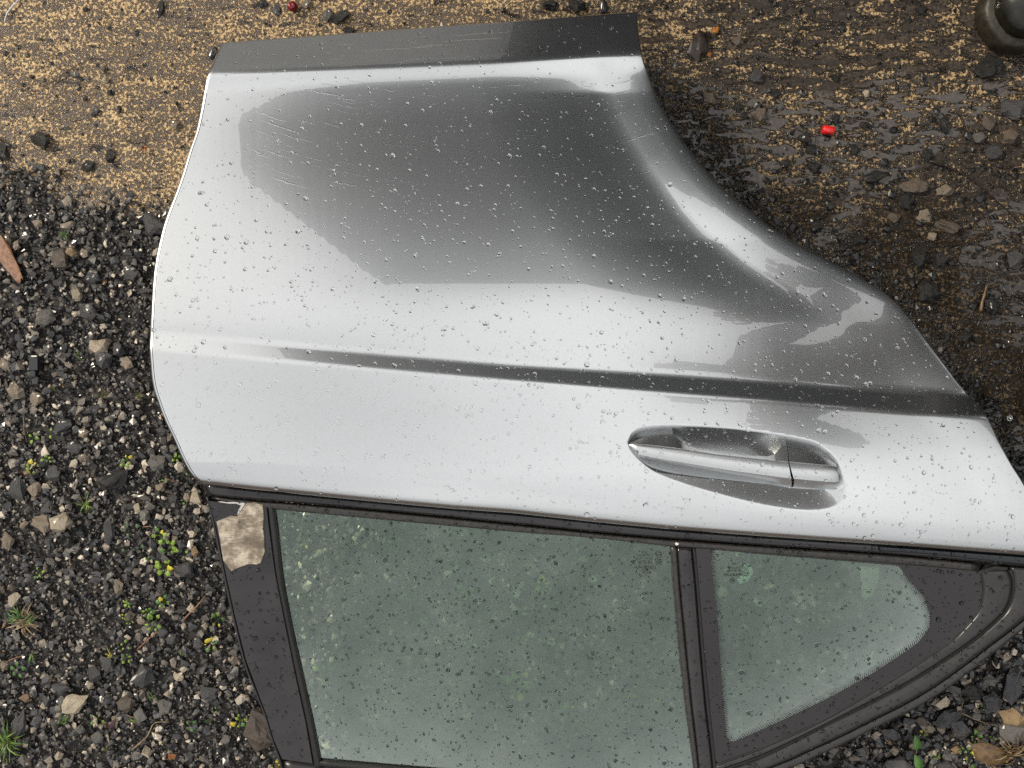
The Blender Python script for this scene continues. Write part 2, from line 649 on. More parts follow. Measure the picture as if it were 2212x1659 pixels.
def rough_stone(seed, flat, elong):
    """A larger broken stone: a coarse hull, subdivided once with ragged edges."""
    V, F = hull(seed, 14, flat, elong)
    bm = bmesh.new()
    vs = [bm.verts.new(v) for v in V]
    for f in F:
        bm.faces.new([vs[i] for i in f])
    bmesh.ops.subdivide_edges(bm, edges=bm.edges[:], cuts=1, use_grid_fill=True)
    bmesh.ops.triangulate(bm, faces=bm.faces)
    bmesh.ops.subdivide_edges(bm, edges=[e for e in bm.edges], cuts=1, use_grid_fill=True)
    for v in bm.verts:
        n = mnoise.noise_vector(v.co * 2.3 + Vector((seed, 0, 0)))
        n2 = mnoise.noise_vector(v.co * 7.0 + Vector((seed, 5, 0)))
        v.co += n * 0.10 + n2 * 0.035
    bmesh.ops.triangulate(bm, faces=bm.faces)
    me = bpy.data.meshes.new("stone")
    bm.to_mesh(me)
    bm.free()
    return me


def rot_mats(n, tilt):
    az = NR.uniform(0, 2 * math.pi, n)
    ax = NR.normal(0, tilt, n)
    ay = NR.normal(0, tilt, n)
    cz, sz = np.cos(az), np.sin(az)
    cx, sx = np.cos(ax), np.sin(ax)
    cy, sy = np.cos(ay), np.sin(ay)
    Z = np.zeros(n)
    O = np.ones(n)
    Rz = np.stack([cz, -sz, Z, sz, cz, Z, Z, Z, O], 1).reshape(-1, 3, 3)
    Rx = np.stack([O, Z, Z, Z, cx, -sx, Z, sx, cx], 1).reshape(-1, 3, 3)
    Ry = np.stack([cy, Z, sy, Z, O, Z, -sy, Z, cy], 1).reshape(-1, 3, 3)
    return Rz @ Rx @ Ry


LIB = {8: [hull(i, 8, NR.uniform(.5, .9), NR.uniform(1, 1.5)) for i in range(30)],
       12: [hull(100 + i, 9, NR.uniform(.4, .8), NR.uniform(1, 1.6)) for i in range(30)]}


def scatter(name, pos, rad, lib, m, label, cat, tilt=0.5):
    n = len(pos)
    pick = NR.integers(0, len(lib), n)
    RM = rot_mats(n, tilt)
    VV, FF, base = [], [], 0
    for k, (v, f) in enumerate(lib):
        idx = np.where(pick == k)[0]
        if not len(idx):
            continue
        w = np.einsum('nij,vj->nvi', RM[idx], v) * rad[idx][:, None, None] + pos[idx][:, None, :]
        VV.append(w.reshape(-1, 3))
        FF.append((f[None] + (np.arange(len(idx)) * len(v))[:, None, None] + base).reshape(-1, 3))
        base += len(idx) * len(v)
    V = np.vstack(VV)
    F = np.vstack(FF)
    me = bpy.data.meshes.new(name)
    me.vertices.add(len(V))
    me.vertices.foreach_set('co', V.ravel())
    me.loops.add(F.size)
    me.loops.foreach_set('vertex_index', F.ravel())
    me.polygons.add(len(F))
    me.polygons.foreach_set('loop_start', np.arange(0, F.size, 3))
    me.polygons.foreach_set('loop_total', np.full(len(F), 3))
    me.polygons.foreach_set('use_smooth', np.zeros(len(F), bool))
    me.update(calc_edges=True)
    o = link(name, me, m)
    return tag(o, label, cat, kind='stuff')


def gravel_points(n, dens=None):
    """Random image points on the gravel, only where some of it shows."""
    px = NR.uniform(-120, 2330, n * 3)
    py = NR.uniform(300, 1780, n * 3)
    ok = (py > edge_px(px) - 18 * NR.random(len(px)) ** 2 * 3) & ((px < 470) | (py > 1040))
    px, py = px[ok][:n], py[ok][:n]
    x = (px - 1106) * K1 * HC
    y = (829.5 - py) * K1 * HC
    z = np.array([gravel_z(a, b) for a, b in zip(x, y)])
    return px, py, np.c_[x, y, z]


px, py, P3 = gravel_points(42000)
rad = NR.uniform(0.0011, 0.0023, len(P3)) * NR.choice([0.8, 1, 1.25], len(P3))
P3[:, 2] += NR.uniform(0.0, 0.0035, len(P3))
scatter("fine_gravel", P3, rad, LIB[8], M['gravel'], "fine damp grit of mixed grey and tan chips filling the gravel bed", "gravel")
px, py, P3 = gravel_points(15000)
big = np.where(px > 1500, 1.25, 1.0)
rad = NR.uniform(0.0022, 0.0047, len(P3)) * big
P3[:, 2] += NR.uniform(0.002, 0.006, len(P3))
scatter("gravel_chips", P3, rad, LIB[12], M['gravel'], "small angular slate and limestone chips covering the gravel bed", "gravel", 0.45)
px, py, P3 = gravel_points(2700)
rad = NR.uniform(0.0042, 0.0078, len(P3))
P3[:, 2] += NR.uniform(0.004, 0.007, len(P3))
SLIB = [hull(300 + i, 9, NR.uniform(.28, .5), NR.uniform(1, 1.5)) for i in range(34)]
scatter("coarse_gravel", P3, rad, SLIB, M['gravel'], "coarser angular grey stones scattered through the gravel bed", "gravel", 0.35)

# grit lying on the concrete
n = 900
px = NR.uniform(-60, 2300, n)
py = NR.uniform(-60, 1000, n)
w = NR.random(n)
ok = (py < edge_px(px)) & ((px < 480) | ((px > 1370) & (w < 2)) | (py < 110)) & ((px > 1370) | (w < 0.35))
px, py = px[ok], py[ok]
P3 = np.c_[(px - 1106) * K1 * HC, (829.5 - py) * K1 * HC, np.full(len(px), 0.001)]
scatter("dark_grit", P3, NR.uniform(0.0012, 0.0040, len(P3)), LIB[12], SC['black'], "small wet black grit scattered over the concrete", "grit", 0.3)
# dense wet debris beside the wheel arch cut-out
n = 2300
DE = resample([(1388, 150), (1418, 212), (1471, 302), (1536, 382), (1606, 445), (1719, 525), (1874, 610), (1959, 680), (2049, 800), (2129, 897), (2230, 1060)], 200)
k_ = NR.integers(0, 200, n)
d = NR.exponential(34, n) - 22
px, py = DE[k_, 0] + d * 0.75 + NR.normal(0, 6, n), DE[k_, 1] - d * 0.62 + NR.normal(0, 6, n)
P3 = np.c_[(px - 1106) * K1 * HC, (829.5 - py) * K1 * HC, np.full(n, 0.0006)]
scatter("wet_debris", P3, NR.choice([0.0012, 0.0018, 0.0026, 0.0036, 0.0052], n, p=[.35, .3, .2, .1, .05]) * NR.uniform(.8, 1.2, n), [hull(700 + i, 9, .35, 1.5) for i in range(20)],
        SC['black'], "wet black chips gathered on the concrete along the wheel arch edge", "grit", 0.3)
n = 1500
px = NR.uniform(1400, 2300, n)
py = NR.uniform(0, 1000, n)
ok = NR.random(n) < np.interp(py, [0, 250, 420, 1000], [.25, .45, 1, 1])
px, py = px[ok], py[ok]
P3 = np.c_[(px - 1106) * K1 * HC, (829.5 - py) * K1 * HC, np.full(len(px), 0.0008)]
scatter("black_pebbles", P3, NR.choice([0.0016, 0.0026, 0.0040, 0.0058], len(px), p=[.45, .33, .17, .05]) * NR.uniform(.8, 1.2, len(px)), [hull(800 + i, 16, .55, 1.25) for i in range(16)],
        SC['black'], "small wet black pebbles strewn over the right side of the concrete", "pebbles", 0.2)

# named stones: x, y, half width, half height (image units), rotation, colour, label
G, K_, T_, S_, B_, O_, BR = 'grey', 'black', 'tan', 'slate', 'cream', 'orange', 'brown'
HERO = [
    (105, 687, 21, 20, 0, G, "pale grey broken stone among dark chips left of the lower door edge"),
    (225, 750, 20, 19, 30, B_, "cream limestone with a dark hollow lying against a dark slate"),
    (235, 777, 21, 18, 10, S_, "flat dark slate overlapping the cream limestone with the hollow"),
    (265, 757, 18, 15, 40, S_, "dark slate right of the cream limestone with the hollow"),
    (140, 565, 19, 24, 80, BR, "brownish split stone below the ochre stone near the concrete"),
    (162, 547, 14, 11, 10, O_, "shiny ochre orange stone near the edge of the concrete"),
    (175, 637, 12, 16, 70, B_, "upright cream stone below the brownish split stone"),
    (202, 675, 20, 18, 20, S_, "large dark slate right of the small round cream stone"),
    (172, 680, 7, 7, 0, B_, "small round cream stone between the pale grey stone and slate"),
    (282, 786, 12, 16, 60, T_, "pinkish tan stone close to the left edge of the door"),
    (22, 788, 11, 16, 70, T_, "tan pitted stone at the left border beside the black plug"),
    (207, 602, 15, 12, 0, S_, "rounded dark slate flake in the upper gravel"),
    (140, 615, 14, 10, 20, S_, "oval dark slate right of the wooden stick"),
    (290, 592, 20, 16, 30, S_, "dark stone next to the door edge in the upper gravel"),
    (115, 752, 10, 10, 0, G, "round greenish grey stone above the black plug"),
    (80, 710, 11, 9, 10, T_, "speckled tan stone touching the pale grey broken stone"),
    (335, 486, 27, 20, 30, S_, "big flat slate tucked against the door below the concrete"),
    (22, 520, 12, 12, 0, T_, "rounded tan stone above the wooden stick"),
    (46, 533, 8, 10, 0, T_, "blocky tan stone right of the rounded tan stone"),
    (64, 512, 11, 9, 0, G, "white veined grey pebble above the wooden stick"),
    (92, 485, 11, 9, 20, T_, "pair-sized tan stone above the dark slates near the moss"),
    (147, 436, 12, 13, 40, B_, "cream stone at the border of gravel and concrete"),
    (77, 439, 6, 7, 0, T_, "small tan pebble at the border of gravel and concrete"),
    (47, 845, 18, 15, 10, T_, "flat tan grey stone at the left border below the black plug"),
    (92, 862, 15, 14, 40, T_, "tan stone with a green leaf right of the flat tan stone"),
    (147, 917, 20, 13, 150, S_, "slate flake with a torn edge left of the door corner"),
    (170, 965, 20, 15, 10, S_, "broad dark slate below the torn slate flake"),
    (190, 935, 13, 11, 30, T_, "tan stone leaning over the broad dark slate"),
    (189, 987, 11, 10, 0, T_, "tan pebble between the broad dark slate and the seedlings"),
    (350, 998, 17, 21, 80, G, "grey wedge stone beside the lower left door corner"),
    (257, 1035, 36, 23, 145, K_, "largest dark oval rock half sunk in grit left of the window"),
    (125, 1022, 19, 21, 0, S_, "square dark slate left of the largest oval rock"),
    (47, 1052, 19, 24, 70, S_, "greenish slate at the left border"),
    (86, 1052, 13, 14, 0, T_, "angular tan stone right of the greenish slate"),
    (100, 1128, 21, 17, 40, T_, "tan stone leaning on the big cream and white rock"),
    (142, 1127, 24, 25, 30, B_, "big cream and white rock left of the grass sprig"),
    (27, 1165, 13, 18, 70, T_, "tan grey stone at the left border below the greenish slate"),
    (322, 1110, 12, 12, 0, G, "crumbly pale stone left of the taped pillar"),
    (304, 1095, 8, 12, 80, B_, "small upright cream stone by the crumbly pale stone"),
    (355, 1050, 10, 10, 20, T_, "orange edged tan stone left of the door corner"),
    (430, 1075, 12, 14, 60, B_, "cream stone touching the corner of the window frame"),
    (411, 1072, 7, 11, 80, T_, "narrow tan stone left of the cream corner stone"),
    (242, 1147, 11, 29, 0, S_, "long upright slate splinter above the round leaves"),
    (385, 1162, 10, 9, 0, T_, "pinkish triangular pebble beside the parsley-like weed"),
    (427, 1188, 9, 12, 80, O_, "orange brown pebble left of the masking tape"),
    (407, 1228, 22, 18, 20, S_, "dark slate slab left of the pillar below the masking tape"),
    (382, 1075, 10, 12, 0, S_, "small square slate left of the window corner"),
    (265, 1264, 12, 18, 80, T_, "pale tan stone above the yellow-green seedlings"),
    (39, 1291, 12, 16, 120, B_, "cream streaked stone above the withered grass tuft"),
    (35, 1264, 10, 9, 0, BR, "brown tan stone above the cream streaked stone"),
    (422, 1310, 10, 11, 0, B_, "round cream stone left of the lower pillar"),
    (357, 1359, 13, 18, 80, S_, "tall dark slate right of the four-leaf seedling"),
    (290, 1326, 12, 13, 0, BR, "brown flat stone among the yellow-green seedlings"),
    (312, 1337, 9, 9, 0, T_, "pinkish pebble under the yellow-green seedlings"),
    (167, 1516, 31, 23, 160, B_, "large rough cream rock in the lower left gravel"),
    (280, 1514, 17, 20, 110, BR, "grey brown broken stone beside the fallen hollow"),
    (212, 1451, 17, 20, 70, S_, "dark ragged slate below the small yellow shoots"),
    (317, 1456, 22, 24, 40, S_, "biggest dark slate in the lower left gravel"),
    (242, 1429, 15, 21, 60, S_, "tilted dark slate between two larger slates"),
    (391, 1456, 11, 11, 30, B_, "clean cream stone left of the lower pillar corner"),
    (362, 1521, 15, 17, 80, G, "layered grey stone in the lower gravel"),
    (312, 1539, 13, 20, 100, G, "wet light grey stone beside a grass blade"),
    (475, 1404, 10, 9, 0, G, "pale grey pebble close to the pillar"),
    (220, 1584, 13, 13, 30, G, "pale stone beside the purple dead leaf"),
    (102, 1582, 11, 9, 0, G, "crumbly white grey stone near the bottom left"),
    (182, 1567, 12, 11, 140, G, "light grey split stone above the pale stone"),
    (50, 1561, 15, 30, 20, S_, "long slate blade beside the bright green tuft"),
    (140, 1479, 18, 11, 0, S_, "wide slate flake above the large rough cream rock"),
    (145, 1507, 11, 12, 0, G, "grey stone wedged left of the large rough cream rock"),
    (20, 1433, 10, 9, 0, T_, "tan pebble at the left border below the withered tuft"),
    (202, 1475, 9, 8, 0, B_, "small cream pebble below the dark ragged slate"),
    (455, 1489, 18, 20, 60, S_, "curved dark slate left of the lower pillar"),
    (495, 1590, 11, 12, 0, G, "smooth grey stone near the bottom of the pillar"),
    (155, 1640, 9, 11, 0, G, "pale stone on the bottom border"),
    (333, 1635, 9, 8, 0, G, "light pebble on the bottom border"),
    (563, 1575, 33, 52, 75, BR, "large brown grey rock partly under the lower frame corner"),
    (380, 1375, 14, 12, 0, S_, "dark slate between the tall slate and the yellow leaf"),
    (434, 1385, 12, 14, 0, S_, "slate left of the yellow-leaved weed"),
    # lower right corner
    (2027, 1512, 16, 11, 150, B_, "sunlit cream stone touching the outer window frame"),
    (2131, 1508, 22, 19, 20, S_, "grey slate lump with a split across it, right of the frame"),
    (2129, 1464, 14, 12, 20, G, "small grey stone above the split slate lump"),
    (2176, 1543, 31, 18, 20, O_, "gold and tan rounded stone resting on a grey cobble"),
    (2183, 1577, 33, 24, 170, G, "grey cobble under the gold and tan stone"),
    (2178, 1478, 18, 37, 10, S_, "tall dark rough rock at the right border below the frame"),
    (1982, 1551, 16, 12, 0, BR, "reddish brown flat stone below the window frame"),
    (1957, 1553, 11, 10, 0, S_, "slate chip left of the reddish brown stone"),
    (1998, 1569, 14, 10, 0, T_, "knobbly tan stone below the reddish brown stone"),
    (2026, 1566, 10, 14, 60, T_, "pointed tan stone with a white lower edge"),
    (2036, 1544, 18, 28, 150, S_, "long layered slate slab below the frame"),
    (2064, 1572, 30, 19, 40, S_, "wide dark slate slab crossed by a straw"),
    (2088, 1487, 26, 19, 0, K_, "dark ridged rock in the shade of the frame"),
    (2100, 1541, 11, 10, 0, G, "small grey stone above the long straw"),
    (2108, 1567, 9, 8, 0, BR, "brown pebble below the long straw"),
    (1933, 1645, 28, 17, 0, S_, "dark stone speckled with white on the bottom border"),
    (2054, 1611, 9, 10, 40, O_, "orange tan stone above the clover sprig"),
    (2034, 1648, 19, 12, 0, S_, "dark stone edged with white grit on the bottom border"),
    (1916, 1579, 21, 14, 0, S_, "smooth dark stone half under the window frame"),
    (2011, 1621, 6, 7, 0, B_, "tiny cream cube-like pebble beside the oval leaf"),
    (1957, 1622, 15, 12, 0, S_, "dark stone left of the oval green leaf"),
    (1922, 1614, 12, 10, 40, T_, "tan splinter near the bottom border"),
    # on the concrete, right
    (2131, 147, 33, 24, 0, K_, "wet black rock beside the muddy boot"),
    (2189, 235, 29, 23, 0, S_, "flat slate plate at the right border below the boot"),
    (2136, 265, 16, 21, 60, BR, "rusty brown stone left of the flat slate plate"),
    (2116, 296, 16, 13, 20, G, "light grey wedge stone below the rusty brown stone"),
    (2181, 297, 17, 19, 70, BR, "brown block below the flat slate plate"),
    (2150, 330, 26, 16, 0, S_, "dark flat stone below the light grey wedge"),
    (1806, 253, 10, 10, 0, K_, "shiny black pebble above the red cap"),
    (1739, 301, 14, 17, 70, K_, "black lump left of the red cap"),
    (1751, 324, 14, 9, 0, K_, "low black stone below the black lump"),
    (1846, 322, 12, 10, 30, K_, "black pebble with a pale rim right of the red cap"),
    (1695, 354, 10, 11, 0, K_, "round black pebble near the arch, upper of two"),
    (1758, 361, 13, 12, 0, K_, "round wet black pebble right of the arch"),
    (2004, 335, 13, 15, 60, K_, "square black stone in the wet concrete at right"),
    (2041, 270, 12, 21, 80, K_, "tall black stone below the pale flecks at right"),
    (1889, 383, 28, 14, 170, K_, "long black flat stone half under water at right"),
    (1969, 402, 30, 17, 0, BR, "dark brown stone right of the long black stone"),
    (2041, 411, 18, 13, 0, T_, "tan stone in the wet patch right of the brown stone"),
    (1866, 270, 8, 10, 80, K_, "small black pebble right of the red cap"),
    (1804, 168, 8, 8, 0, K_, "small round black pebble in the upper right concrete"),
    (1676, 203, 10, 9, 0, K_, "black pebble between the slate and the red cap"),
    (1871, 203, 9, 8, 0, B_, "cream chip set in the wet concrete"),
    (1991, 20, 14, 10, 0, K_, "black stone at the top border left of the boot"),
    (1532, 213, 15, 12, 20, T_, "pale tan stone right of the arch edge"),
    (1593, 87, 14, 10, 10, BR, "smooth brown stone right of the bark piece"),
    (1636, 165, 19, 13, 20, S_, "two-tone dark slate above the wet concrete"),
    (1641, 247, 18, 16, 30, BR, "golden brown stone below the two-tone slate"),
    (1606, 250, 8, 9, 0, K_, "small black pebble left of the golden brown stone"),
    (1595, 232, 9, 11, 60, K_, "brown black pebble above the small black pebble"),
    (1243, 12, 17, 16, 0, K_, "square black stone on the top border above the sill"),
    (1188, 10, 16, 11, 0, K_, "black stone on the top border left of the square one"),
    (1303, 14, 9, 16, 0, K_, "narrow black stone on the top border right of the square one"),
    (663, 8, 14, 11, 0, T_, "tan pebble on the top border beside the red berry"),
    (708, 33, 12, 13, 0, G, "grey brown stone above the sill edge"),
    (735, 37, 13, 24, 150, K_, "black oblong stone leaning on the grey brown stone"),
    (753, 66, 13, 9, 0, K_, "dark stone touching the top edge of the door"),
    (565, 8, 12, 10, 0, K_, "dark stone on the top border left of the red berry"),
    (598, 22, 9, 12, 60, S_, "dark pebble left of the red berry"),
    (1996, 467, 18, 17, 0, T_, "pinkish tan stone in the wet ground right of the arch"),
    (1986, 551, 23, 21, 0, K_, "large round black stone right of the arch"),
    (2005, 630, 20, 32, 15, K_, "upright oval black rock right of the door edge"),
    (1929, 470, 15, 10, 0, BR, "olive brown stone left of the pinkish tan stone"),
    (1766, 488, 15, 13, 40, K_, "black stone touching the arch edge"),
    (1959, 432, 16, 19, 0, K_, "wet dark slab above the pinkish tan stone"),
    (2049, 489, 28, 13, 20, BR, "long dark brown stone right of the pinkish tan stone"),
    (2191, 563, 21, 20, 30, S_, "grey slate at the right border"),
    (2014, 511, 11, 9, 0, T_, "small tan stone above the large round black stone"),
    (2084, 726, 17, 13, 0, K_, "black stone in the wet ground near the right border"),
    (1856, 517, 14, 11, 0, K_, "black lump between the arch and the olive stone"),
    (2030, 560, 22, 15, 60, K_, "dark stone right of the large round black stone"),
    (2140, 660, 16, 20, 0, K_, "black stone right of the grey stick"),
    # on the concrete, left
    (90, 303, 23, 19, 20, K_, "biggest black rock on the concrete at left"),
    (239, 338, 13, 15, 0, K_, "black rounded rock near the autumn leaf"),
    (192, 359, 10, 16, 140, K_, "black pointed rock left of the rounded one"),
    (207, 239, 7, 9, 0, S_, "small dark grey pebble right of the worn patch"),
    (162, 162, 11, 7, 10, G, "grey pebble with a pale end on the left concrete"),
    (257, 238, 5, 11, 0, K_, "thin black flake on the left concrete"),
    (347, 17, 9, 17, 10, K_, "dark stone on the top border at left"),
    (460, 115, 9, 15, 20, S_, "dark stone tucked under the upper left door corner"),
    (80, 41, 8, 6, 0, T_, "pale brown chip near the white string"),
    (226, 150, 9, 8, 0, BR, "brown pebble touching the small snail shell"),
    (380, 271, 11, 10, 0, T_, "tan stone with a dark side near the door edge"),
    (12, 115, 6, 6, 0, K_, "small black pebble at the left border"),
    (4, 326, 13, 17, 0, K_, "black rock cut by the left border"),
    (184, 212, 5, 6, 0, K_, "small black pebble in the middle of the left concrete"),
    (185, 21, 7, 5, 0, K_, "small black pebble near the top left"),
    (50, 183, 5, 5, 0, K_, "small dark pebble at the end of the curved twig"),
]
SHAPES = [rough_stone(500 + i, R.uniform(.45, .7), R.uniform(1.0, 1.15)) for i in range(26)]
MESHES = {}


def stone_mesh(k, col):
    if (k, col) not in MESHES:
        me = SHAPES[k].copy()
        me.name = "stone"
        me.materials.append(SC[col])
        MESHES[(k, col)] = me
    return MESHES[(k, col)]


for i, (x, y, a, b, rot, col, lab) in enumerate(HERO):
    s = K1 * HC
    onc = y < edge_px(x) or (x > 1390 and y < 1100)
    h = 0.30 * min(a, b) * s * (0.8 if onc else 0.9)
    gx, gy, _ = W(x, y, h)
    z = (0.0005 if onc else gravel_z(gx, gy) + 0.0065) + h
    o = link("stone", stone_mesh(R.randrange(26), col))
    if b > a:
        a, b, rot = b, a, rot + (0 if rot >= 45 else 90)
    o.location = (gx, gy, z)
    o.rotation_euler = (R.uniform(-.12, .12), R.uniform(-.12, .12), math.radians(-rot if rot else R.uniform(-10, 10)))
    zs = min(a, b) * s * R.uniform(.9, 1.2)
    o.scale = (a * s * 1.08, b * s * 1.12, zs)
    tag(o, lab, "stone", "loose stones on the yard")

WORDS = {'slate': "dark slate chip", 'grey': "grey stone chip", 'tan': "tan stone chip", 'cream': "cream limestone chip",
         'brown': "brown stone chip"}
cnt = 0
hx = np.array([(h_[0], h_[1], max(h_[2], h_[3])) for h_ in HERO])
while cnt < 128:
    x, y = R.uniform(0, 2212), R.uniform(430, 1659)
    if not (y > edge_px(x) + 15 and (x < 440 or y > 1230 or (600 < x < 1440 and y > 1120))):
        continue
    r_ = R.uniform(8, 13) if x < 1500 else R.uniform(9, 16)
    if np.any(np.hypot(hx[:, 0] - x, hx[:, 1] - y) < hx[:, 2] + r_ * 0.8):
        continue
    hx = np.vstack([hx, (x, y, r_)])
    under = x > 470 + (y - 1040) * 0.28
    col = R.choices(['slate', 'grey', 'tan', 'cream', 'brown'], [4, 3, 5, 5, 1] if under else [10, 3, 2.4, 1.4, 2])[0]
    gx, gy, _ = W(x, y, 0.004)
    s = K1 * HC
    o = link("stone", stone_mesh(R.randrange(26), col))
    e = R.uniform(1.0, 1.35)
    o.location = (gx, gy, gravel_z(gx, gy) + 0.004 + 0.2 * r_ * s)
    o.rotation_euler = (R.uniform(-.35, .35), R.uniform(-.35, .35), R.uniform(0, 6.28))
    o.scale = (r_ * e * s, r_ / e * s, r_ * s * R.uniform(.6, 1.0))
    where = "under the door glass" if under and not (x > 1720 and y > 1650 - (x - 1720) * .6) else "in the open gravel bed"
    tag(o, "ordinary %s lying loose %s" % (WORDS[col], where), "stone", "ordinary loose chips of the gravel bed")
    cnt += 1

# ------------------------------------------------------------------ the car door
door = empty("car_door", W(1106, 900, 0.10)[:2] + (0.02,), "silver rear car door lying flat on the ground, wet with rain, window towards the bottom", "car door")

LEFT = [(480, 94), (465, 125), (450, 162), (444, 187), (435, 237), (425, 282), (410, 325), (395, 375), (381, 415), (360, 470), (346, 520),
        (336, 570), (331, 615), (328, 665), (326, 702), (325, 730), (324, 752), (326, 785), (331, 830), (342, 867), (356, 905), (375, 945),
        (395, 990), (415, 1025), (432, 1043), (470, 1100)]
RIGHT = [(1372, 10), (1375, 25), (1377, 62), (1386, 120), (1400, 162), (1418, 212), (1443, 257), (1471, 302), (1506, 347), (1536, 382), (1570, 415),
         (1606, 445), (1659, 487), (1719, 525), (1814, 577), (1874, 610), (1919, 640), (1959, 680), (2009, 747), (2049, 800), (2071, 830),
         (2129, 897), (2159, 955), (2186, 1005), (2212, 1047), (2262, 1140), (2310, 1240)]
LY = np.array(resample(LEFT, 300))
RY = np.array(resample(RIGHT, 400))


def xl(y):
    return np.interp(y, LY[:, 1], LY[:, 0])


def xr(y):
    return np.interp(y, RY[:, 1], RY[:, 0])


def y_sill(x):
    return np.interp(x, [300, 480, 553, 830, 1106, 1372, 2400], [103, 94, 87.5, 67, 47, 27, -50])


def y_ridge(x):
    return np.interp(x, [300, 450, 553, 1106, 1384, 2400], [169, 163, 160, 136, 121, 80])


def y_ct(x):
    return np.interp(x, [300, 340, 553, 853, 1106, 1481, 1659, 1909, 2071, 2400], [722, 725, 743, 772, 793, 816, 829, 848, 857, 880])


def y_cb(x):
    return np.interp(x, [300, 325, 553, 1106, 1481, 1659, 1934, 2124, 2400], [755, 757, 778, 825, 855, 868, 891, 903, 925])


def y_belt(x):
    return np.interp(x, [300, 434, 553, 693, 835, 978, 1106, 1281, 1456, 1659, 1909, 2212, 2400],
                     [1030, 1043, 1056, 1070, 1084, 1097, 1106, 1125, 1142, 1157, 1174, 1197, 1212])


# height field of the outer skin: tilt of the surface (degrees, towards the sill) along each column, integrated
XC = np.arange(290, 2420, 4.0)
YC = np.arange(-20, 1260, 2.0)
KP = K1 * (HC - 0.15)
HF = np.zeros((len(XC), len(YC)))
for i, x in enumerate(XC):
    yr_, yct, ycb, yb, ys = y_ridge(x), y_ct(x), y_cb(x), y_belt(x), y_sill(x)
    tcr = np.interp(x, [330, 800, 1500, 2100], [13, 17, 21, 24])
    ks = [ys - 40, yr_ - 20, yr_ - 7, yr_ + 3, yr_ + 20, yr_ + 42, yr_ + 120, 340, 615, 690, yct - 14, yct + 4, ycb - 8, ycb + 6, ycb + 60, 1000, yb - 60, yb - 18, yb + 1, yb + 60]
    ts = [27, 25, 16, -3, -2, 3.6, 8.2, 9.6, 9.3, 7, 4.5, tcr, tcr, 4, 3.4, 0.5, -5, -13, -46, -55]
    t = np.interp(YC, ks, ts)
    dh = np.tan(np.radians(t)) * KP * 2.0
    h = np.cumsum(dh)
    h -= np.interp(ycb, YC, h)
    X = (x - 1106) * KP
    HF[i] = h + 0.176 - 0.022 * X * X


def seg_dist(px, py, poly):
    P = np.array(poly, float)
    d = np.full(np.shape(px), 1e9)
    for a, b in zip(P[:-1], P[1:]):
        ab = b - a
        t = np.clip(((px - a[0]) * ab[0] + (py - a[1]) * ab[1]) / (ab @ ab), 0, 1)
        d = np.minimum(d, np.hypot(px - a[0] - t * ab[0], py - a[1] - t * ab[1]))
    return d


def inside(px, py, poly):
    P = np.array(poly, float)
    c = np.zeros(np.shape(px), bool)
    j = len(P) - 1
    for i in range(len(P)):
        xi, yi = P[i]
        xj, yj = P[j]
        cond = ((yi > py) != (yj > py)) & (px < (xj - xi) * (py - yi) / (yj - yi + 1e-12) + xi)
        c ^= cond
        j = i
    return c


RECESS = [tuple(p) for p in resample([(1356, 952), (1366, 934), (1391, 923), (1456, 919), (1566, 924), (1657, 935), (1749, 952), (1783, 970), (1806, 993),
          (1820, 1030), (1825, 1066), (1813, 1090), (1772, 1102), (1714, 1101), (1634, 1088), (1543, 1065), (1474, 1044), (1417, 1021), (1382, 993), (1362, 970), (1356, 952)], 140)]


def skin_base(px, py):
    px = np.asarray(px, float)
    py = np.asarray(py, float)
    fx = np.clip((px - XC[0]) / 4.0, 0, len(XC) - 1.001)
    fy = np.clip((py - YC[0]) / 2.0, 0, len(YC) - 1.001)
    ix, iy = fx.astype(int), fy.astype(int)
    fx, fy = fx - ix, fy - iy
    return (HF[ix, iy] * (1 - fx) * (1 - fy) + HF[ix + 1, iy] * fx * (1 - fy) + HF[ix, iy + 1] * (1 - fx) * fy + HF[ix + 1, iy + 1] * fx * fy)


DD = np.arange(0, 420, 2.0)
tau = np.interp(DD, [0, 6, 14, 40, 85, 120, 180, 300, 360], [20, 8, 2, -4.5, -7.5, 2, 5, 2, 0])   # + falls towards the arch
HD = -np.cumsum((np.tan(np.radians(tau)) * 2 * KP)[::-1])[::-1]
HD = HD[-1] - (HD[-1] - HD) * 1.0


def skin(px, py, recess=True):
    h = skin_base(px, py)
    d = seg_dist(px, py, RIGHT)
    w = np.interp(py, [60, 130, 200, 520, 700, 840], [0, 0.4, 1, 1, 0.35, 0.2])
    h = h + np.interp(d, DD, HD - HD[-1]) * -w * -1
    dl = seg_dist(px, py, LEFT)
    h = h - np.where(dl < 5, 0.0007 * ((5 - dl) / 5) ** 2, 0)
    if recess:
        near = (px > 1340) & (px < 1840) & (py > 900) & (py < 1120)
        if np.any(near):
            d2 = seg_dist(px, py, RECESS)
            ins = inside(px, py, RECESS)
            q = np.clip(np.where(ins, d2, 0) / 56.0, 0, 1)
            low = np.clip((py - (985 + (px - 1360) * 0.10)) / 30.0, 0, 1)
            dep = 0.017 * ((1 - (1 - q) ** 1.9) * (1 - low) + 0.5 * (0.9 * q + 0.1 * q * q * (3 - 2 * q)) * low)
            h = h - np.where(near & ins, dep, 0)
    return h


# grid over the panel between its curved edges
def rows():
    yield from (('a', q) for q in np.linspace(0, 1, 34, endpoint=False))
    yield from (('b', q) for q in np.linspace(0, 1, 118, endpoint=False))
    yield from (('c', q) for q in np.linspace(0, 1, 22, endpoint=False))
    yield from (('d', q) for q in np.linspace(0, 1, 112))


def ycurve(r, x):
    k, q = r
    a, b = {'a': (y_sill, y_ridge), 'b': (y_ridge, y_ct), 'c': (y_ct, y_cb), 'd': (y_cb, y_belt)}[k]
    return a(x) * (1 - q) + b(x) * q


